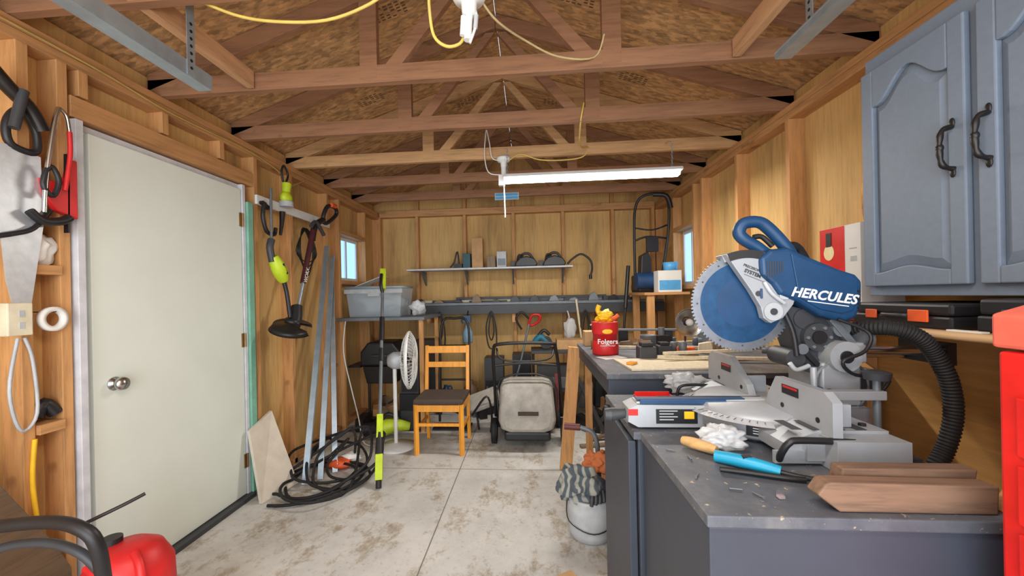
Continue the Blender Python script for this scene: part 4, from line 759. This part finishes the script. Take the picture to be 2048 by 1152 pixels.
while cnt<60:
    x=random.uniform(-1.75,1.05); y=random.uniform(3.85,4.62); h=random.uniform(.03,.20)
    if any(a-.1<x<b+.1 and c-.08<y<d2+.08 for a,b,c,d2 in occ): continue
    cnt+=1; occ.append((x-.01,x+.01,y-.01,y+.01)) if cnt<40 else None
    m=random.choice([OLDW,DGR,BRN,WZ,GREY,BLK,IRON,BLK,CARD]); L2=random.uniform(.06,.18)
    solo('scrap_piece','small piece of scrap in the rear clutter','scrap',G().prism([(-L2/2,0),(L2/2,0),(L2/2*.8,h),(-L2/2*.9,h*.8)],'y',-.04,.04,m,Matrix.Translation((x,y,.001))@Matrix.Rotation(random.uniform(0,3),4,'Z')),.003,group='scrap in the rear clutter')
# ---------------------------------------------------------------- right rear table, snow thrower
t=T('corner_table','plywood topped corner table on pine post','table',(1.35,4.3,0))
t.add('table_top',G().box((1.10,3.95,1.285),(1.525,4.58,1.31),WX),.002); t.add('post',G().box((1.13,3.97,0),(1.20,4.01,1.285),WZ),.002); t.add('post',G().box((1.13,4.50,0),(1.20,4.54,1.285),WZ),.002)
t=T('snow_thrower','blue and black electric snow thrower on corner table','snow thrower',(1.25,4.35,1.311))
t.add('auger_housing',G().box((1.11,4.2,1.315),(1.30,4.5,1.50),BLK).cyl((1.09,4.21,1.43),(1.31,4.21,1.43),.085,mat('dark_blue_shell',(24,62,104))),.02)
t.add('chute',G().prism([(1.16,1.50),(1.27,1.50),(1.27,1.66),(1.24,1.74),(1.17,1.70)],'y',4.28,4.42,BLK),.01)
t.add('handle',G().tube([(1.12,4.36,1.50),(1.12,4.36,1.9),(1.13,4.34,2.2),(1.20,4.30,2.32),(1.38,4.28,2.33),(1.46,4.30,2.22),(1.46,4.34,1.9),(1.40,4.36,1.50)],.014,BLK,n=10).tube([(1.12,4.36,1.86),(1.25,4.34,1.90),(1.46,4.36,1.88)],.01,BLK).tube([(1.12,4.36,2.0),(1.3,4.34,1.97),(1.46,4.36,2.02)],.008,BLK).tube([(1.30,4.28,2.33),(1.42,4.24,2.30),(1.47,4.26,2.18)],.024,BLK).box((1.24,4.33,1.74),(1.36,4.37,1.90),BLK))
t.add('wheel',G().cyl((1.12,4.48,1.37),(1.15,4.48,1.37),.055,RUB).cyl((1.27,4.48,1.37),(1.30,4.48,1.37),.055,RUB))
boxy('cardboard_box','open white carton with blue printed band','box',(1.24,3.98,1.311),(1.46,4.12,1.52),PAPER,LBLUE)
solo('plastic_tub','light blue plastic tub above a carton','tub',G().lathe([(0,0),(.06,0),(.07,.08),(.066,.08),(.055,.01),(0,.01)],(1.38,4.05,1.5215),(0,0,1),LBLUE))
t=T('leaf_rake','black pole tool leaning by the corner table','garden tool',(.93,4.3,0))
t.add('pole',G().cyl((.85,4.1,0),(1.06,4.4,1.6),.012,IRON)); t.add('grip',G().cyl((1.0,4.31,1.15),(1.06,4.4,1.6),.02,BLK))
solo('broom_handle','pale wooden pole leaning in the corner','pole',G().cyl((.66,4.56,0.001),(.52,4.59,1.25),.012,PALE))
# ---------------------------------------------------------------- below bench 2
solo('trash_barrel','dark grey plastic trash barrel under the workbench','trash bin',G().lathe([(0,.001),(.15,.001),(.18,.60),(.195,.61),(.195,.64),(.17,.64),(.165,.56),(.14,.02),(0,.02)],(.66,2.45,.16),(0,0,1),DGR,n=32))
t=T('bucket','whitish plastic bucket under the bench edge','bucket',(.33,2.22,0))
t.add('bucket_body',G().lathe([(0,.001),(.08,.001),(.105,.012),(.12,.05),(.124,.18),(.118,.21),(.124,.225),(.11,.23),(.10,.05),(0,.03)],(.30,2.2,0),(0,0,1),LGR,n=32)); t.add('bail',G().tube([(.178,2.2,.205),(.18,2.12,.12),(.30,2.07,.08),(.42,2.12,.12),(.422,2.2,.205)],.003,IRON))
solo('rag','grey striped rag draped over the bucket','rag',G().ball((.24,2.17,.29),(.115,.10,.085),STRIPE,.3,11,4,4))
t=T('work_glove','dark grey work glove hanging over the bucket','glove',(.33,2.1,.28))
t.add('glove_palm',G().ball((.33,2.12,.31),(.05,.035,.045),DGR,.15,17,3,5))
for k in range(4): t.add('glove_finger',G().tube([(.30+k*.018,2.10,.29),(.295+k*.02,2.075,.26),(.29+k*.021,2.07,.225+.008*k)],.010,DGR))
solo('rag','rust orange cloth on top of the bucket','rag',G().ball((.36,2.26,.37),(.07,.06,.05),mat('rust_cloth',(188,108,62),.9),.35,13,4,6))
t=T('pipe_wrench','steel tool handle with dark red grip beside the bench','hand tool',(.30,2.5,.3)); t.add('grip',G().cyl((.19,2.42,.52),(.28,2.40,.52),.02,mat('oxblood_grip',(96,40,36)))); t.add('shaft',G().tube([(.28,2.40,.52),(.36,2.38,.48),(.38,2.38,.30),(.37,2.38,.02)],.014,GREY))
solo('blue_crate','blue plastic crate under the workbench','crate',G().box((.43,2.0,.161),(.52,2.2,.30),BLUE),.006)
solo('floor_board','thin brown board scrap on the concrete','board',G().box((0,0,0),(.16,.25,.015),CARD,Matrix.Translation((.17,1.6,.001))@Matrix.Rotation(.6,4,'Z')))
# ---------------------------------------------------------------- bottom-left mower
t=T('push_mower','red push mower with black foam handle','lawn mower',(-1.45,1.35,0))
t.add('mower_deck',G().box((-1.70,1.08,.10),(-1.26,1.48,.24),RED),.03,seg=3)
t.add('engine_shroud',G().lathe([(0,.47),(.06,.465),(.10,.44),(.13,.38),(.135,.25),(0,.25)],(-1.43,1.30,0),(0,0,1),REDP,n=36).tube([(-1.36,1.26,.46),(-1.32,1.24,.43),(-1.29,1.22,.36)],.014,REDP).tube([(-1.47,1.20,.445),(-1.40,1.18,.42),(-1.36,1.18,.36)],.012,REDP),.006)
t.add('shaded_slot',G().box((-1.44,1.165,.36),(-1.37,1.20,.41),BLK),.004)  # black block paints the shade inside the shroud's slot
t.add('fuel_cap',G().cyl((-1.49,1.30,.462),(-1.49,1.30,.485),.03,BLK,n=16))
for x,y in ((-1.68,1.02),(-1.28,1.02),(-1.68,1.50),(-1.28,1.50)): t.add('wheel',G().cyl((x-.02,y,.09),(x+.02,y,.09),.09,RUB).cyl((x-.024,y,.09),(x+.024,y,.09),.05,LGR))
t.add('handle',G().tube([(-1.66,1.12,.22),(-1.62,.98,.5),(-1.55,.93,.68),(-1.48,.95,.715),(-1.30,.97,.73),(-1.20,.97,.715),(-1.165,.98,.66),(-1.19,1.02,.5),(-1.28,1.12,.22)],.017,BLK,n=12).tube([(-1.56,.96,.60),(-1.46,.99,.645),(-1.34,1.0,.655),(-1.24,1.0,.63),(-1.19,1.01,.57)],.012,DGR))
t.add('pull_cord',G().tube([(-1.25,1.0,.70),(-1.18,1.06,.73),(-1.15,1.1,.745)],.005,IRON))
# ---------------------------------------------------------------- lights
def area(name,loc,rot,sx,sy,e,col):
    l=bpy.data.lights.new(name,'AREA'); l.shape='RECTANGLE'; l.size=sx; l.size_y=sy; l.energy=e; l.color=col
    o=bpy.data.objects.new(name,l); o.location=loc; o.rotation_euler=rot; COL.objects.link(o); return o
area('shop_light_output',(.46,3.0,2.14),(0,0,0),1.25,.08,27,(1,.97,.9))
area('garage_door_daylight',(-.18,-1.45,1.2),(math.radians(90),0,0),3.3,2.2,108,(.93,.98,1))
area('assumed_shop_light',(-.2,.3,2.25),(0,0,0),1.2,.1,17,(1,.97,.92))  # assumed lamp out of view overhead, added without a fixture
l=bpy.data.lights.new('added_fill_light','POINT'); l.energy=13; l.shadow_soft_size=.06; l.color=(1,.93,.82)  # added warm fill light near the camera; no bulb hangs here
o=bpy.data.objects.new('added_fill_light',l); o.location=(-.2,.4,1.9); COL.objects.link(o)
w=bpy.data.worlds.new('sky'); scene.world=w; w.use_nodes=True
w.node_tree.nodes['Background'].inputs[0].default_value=(.78,.88,1,1); w.node_tree.nodes['Background'].inputs[1].default_value=1.4
scene.view_settings.view_transform='Standard'
# ---------------------------------------------------------------- camera
cd=bpy.data.cameras.new('camera'); cd.sensor_width=36; cd.lens=800/2048*36; cd.clip_start=.05
cd.shift_x=27/2048; cd.shift_y=15.3/2048
co=bpy.data.objects.new('camera',cd); COL.objects.link(co)
co.matrix_world=Matrix.Translation((0,0,1.31))@Matrix.Rotation(math.radians(4.5),4,'Z')@Matrix.Rotation(math.radians(90),4,'X')@Matrix.Rotation(math.radians(-1.2),4,'Z')
scene.camera=co
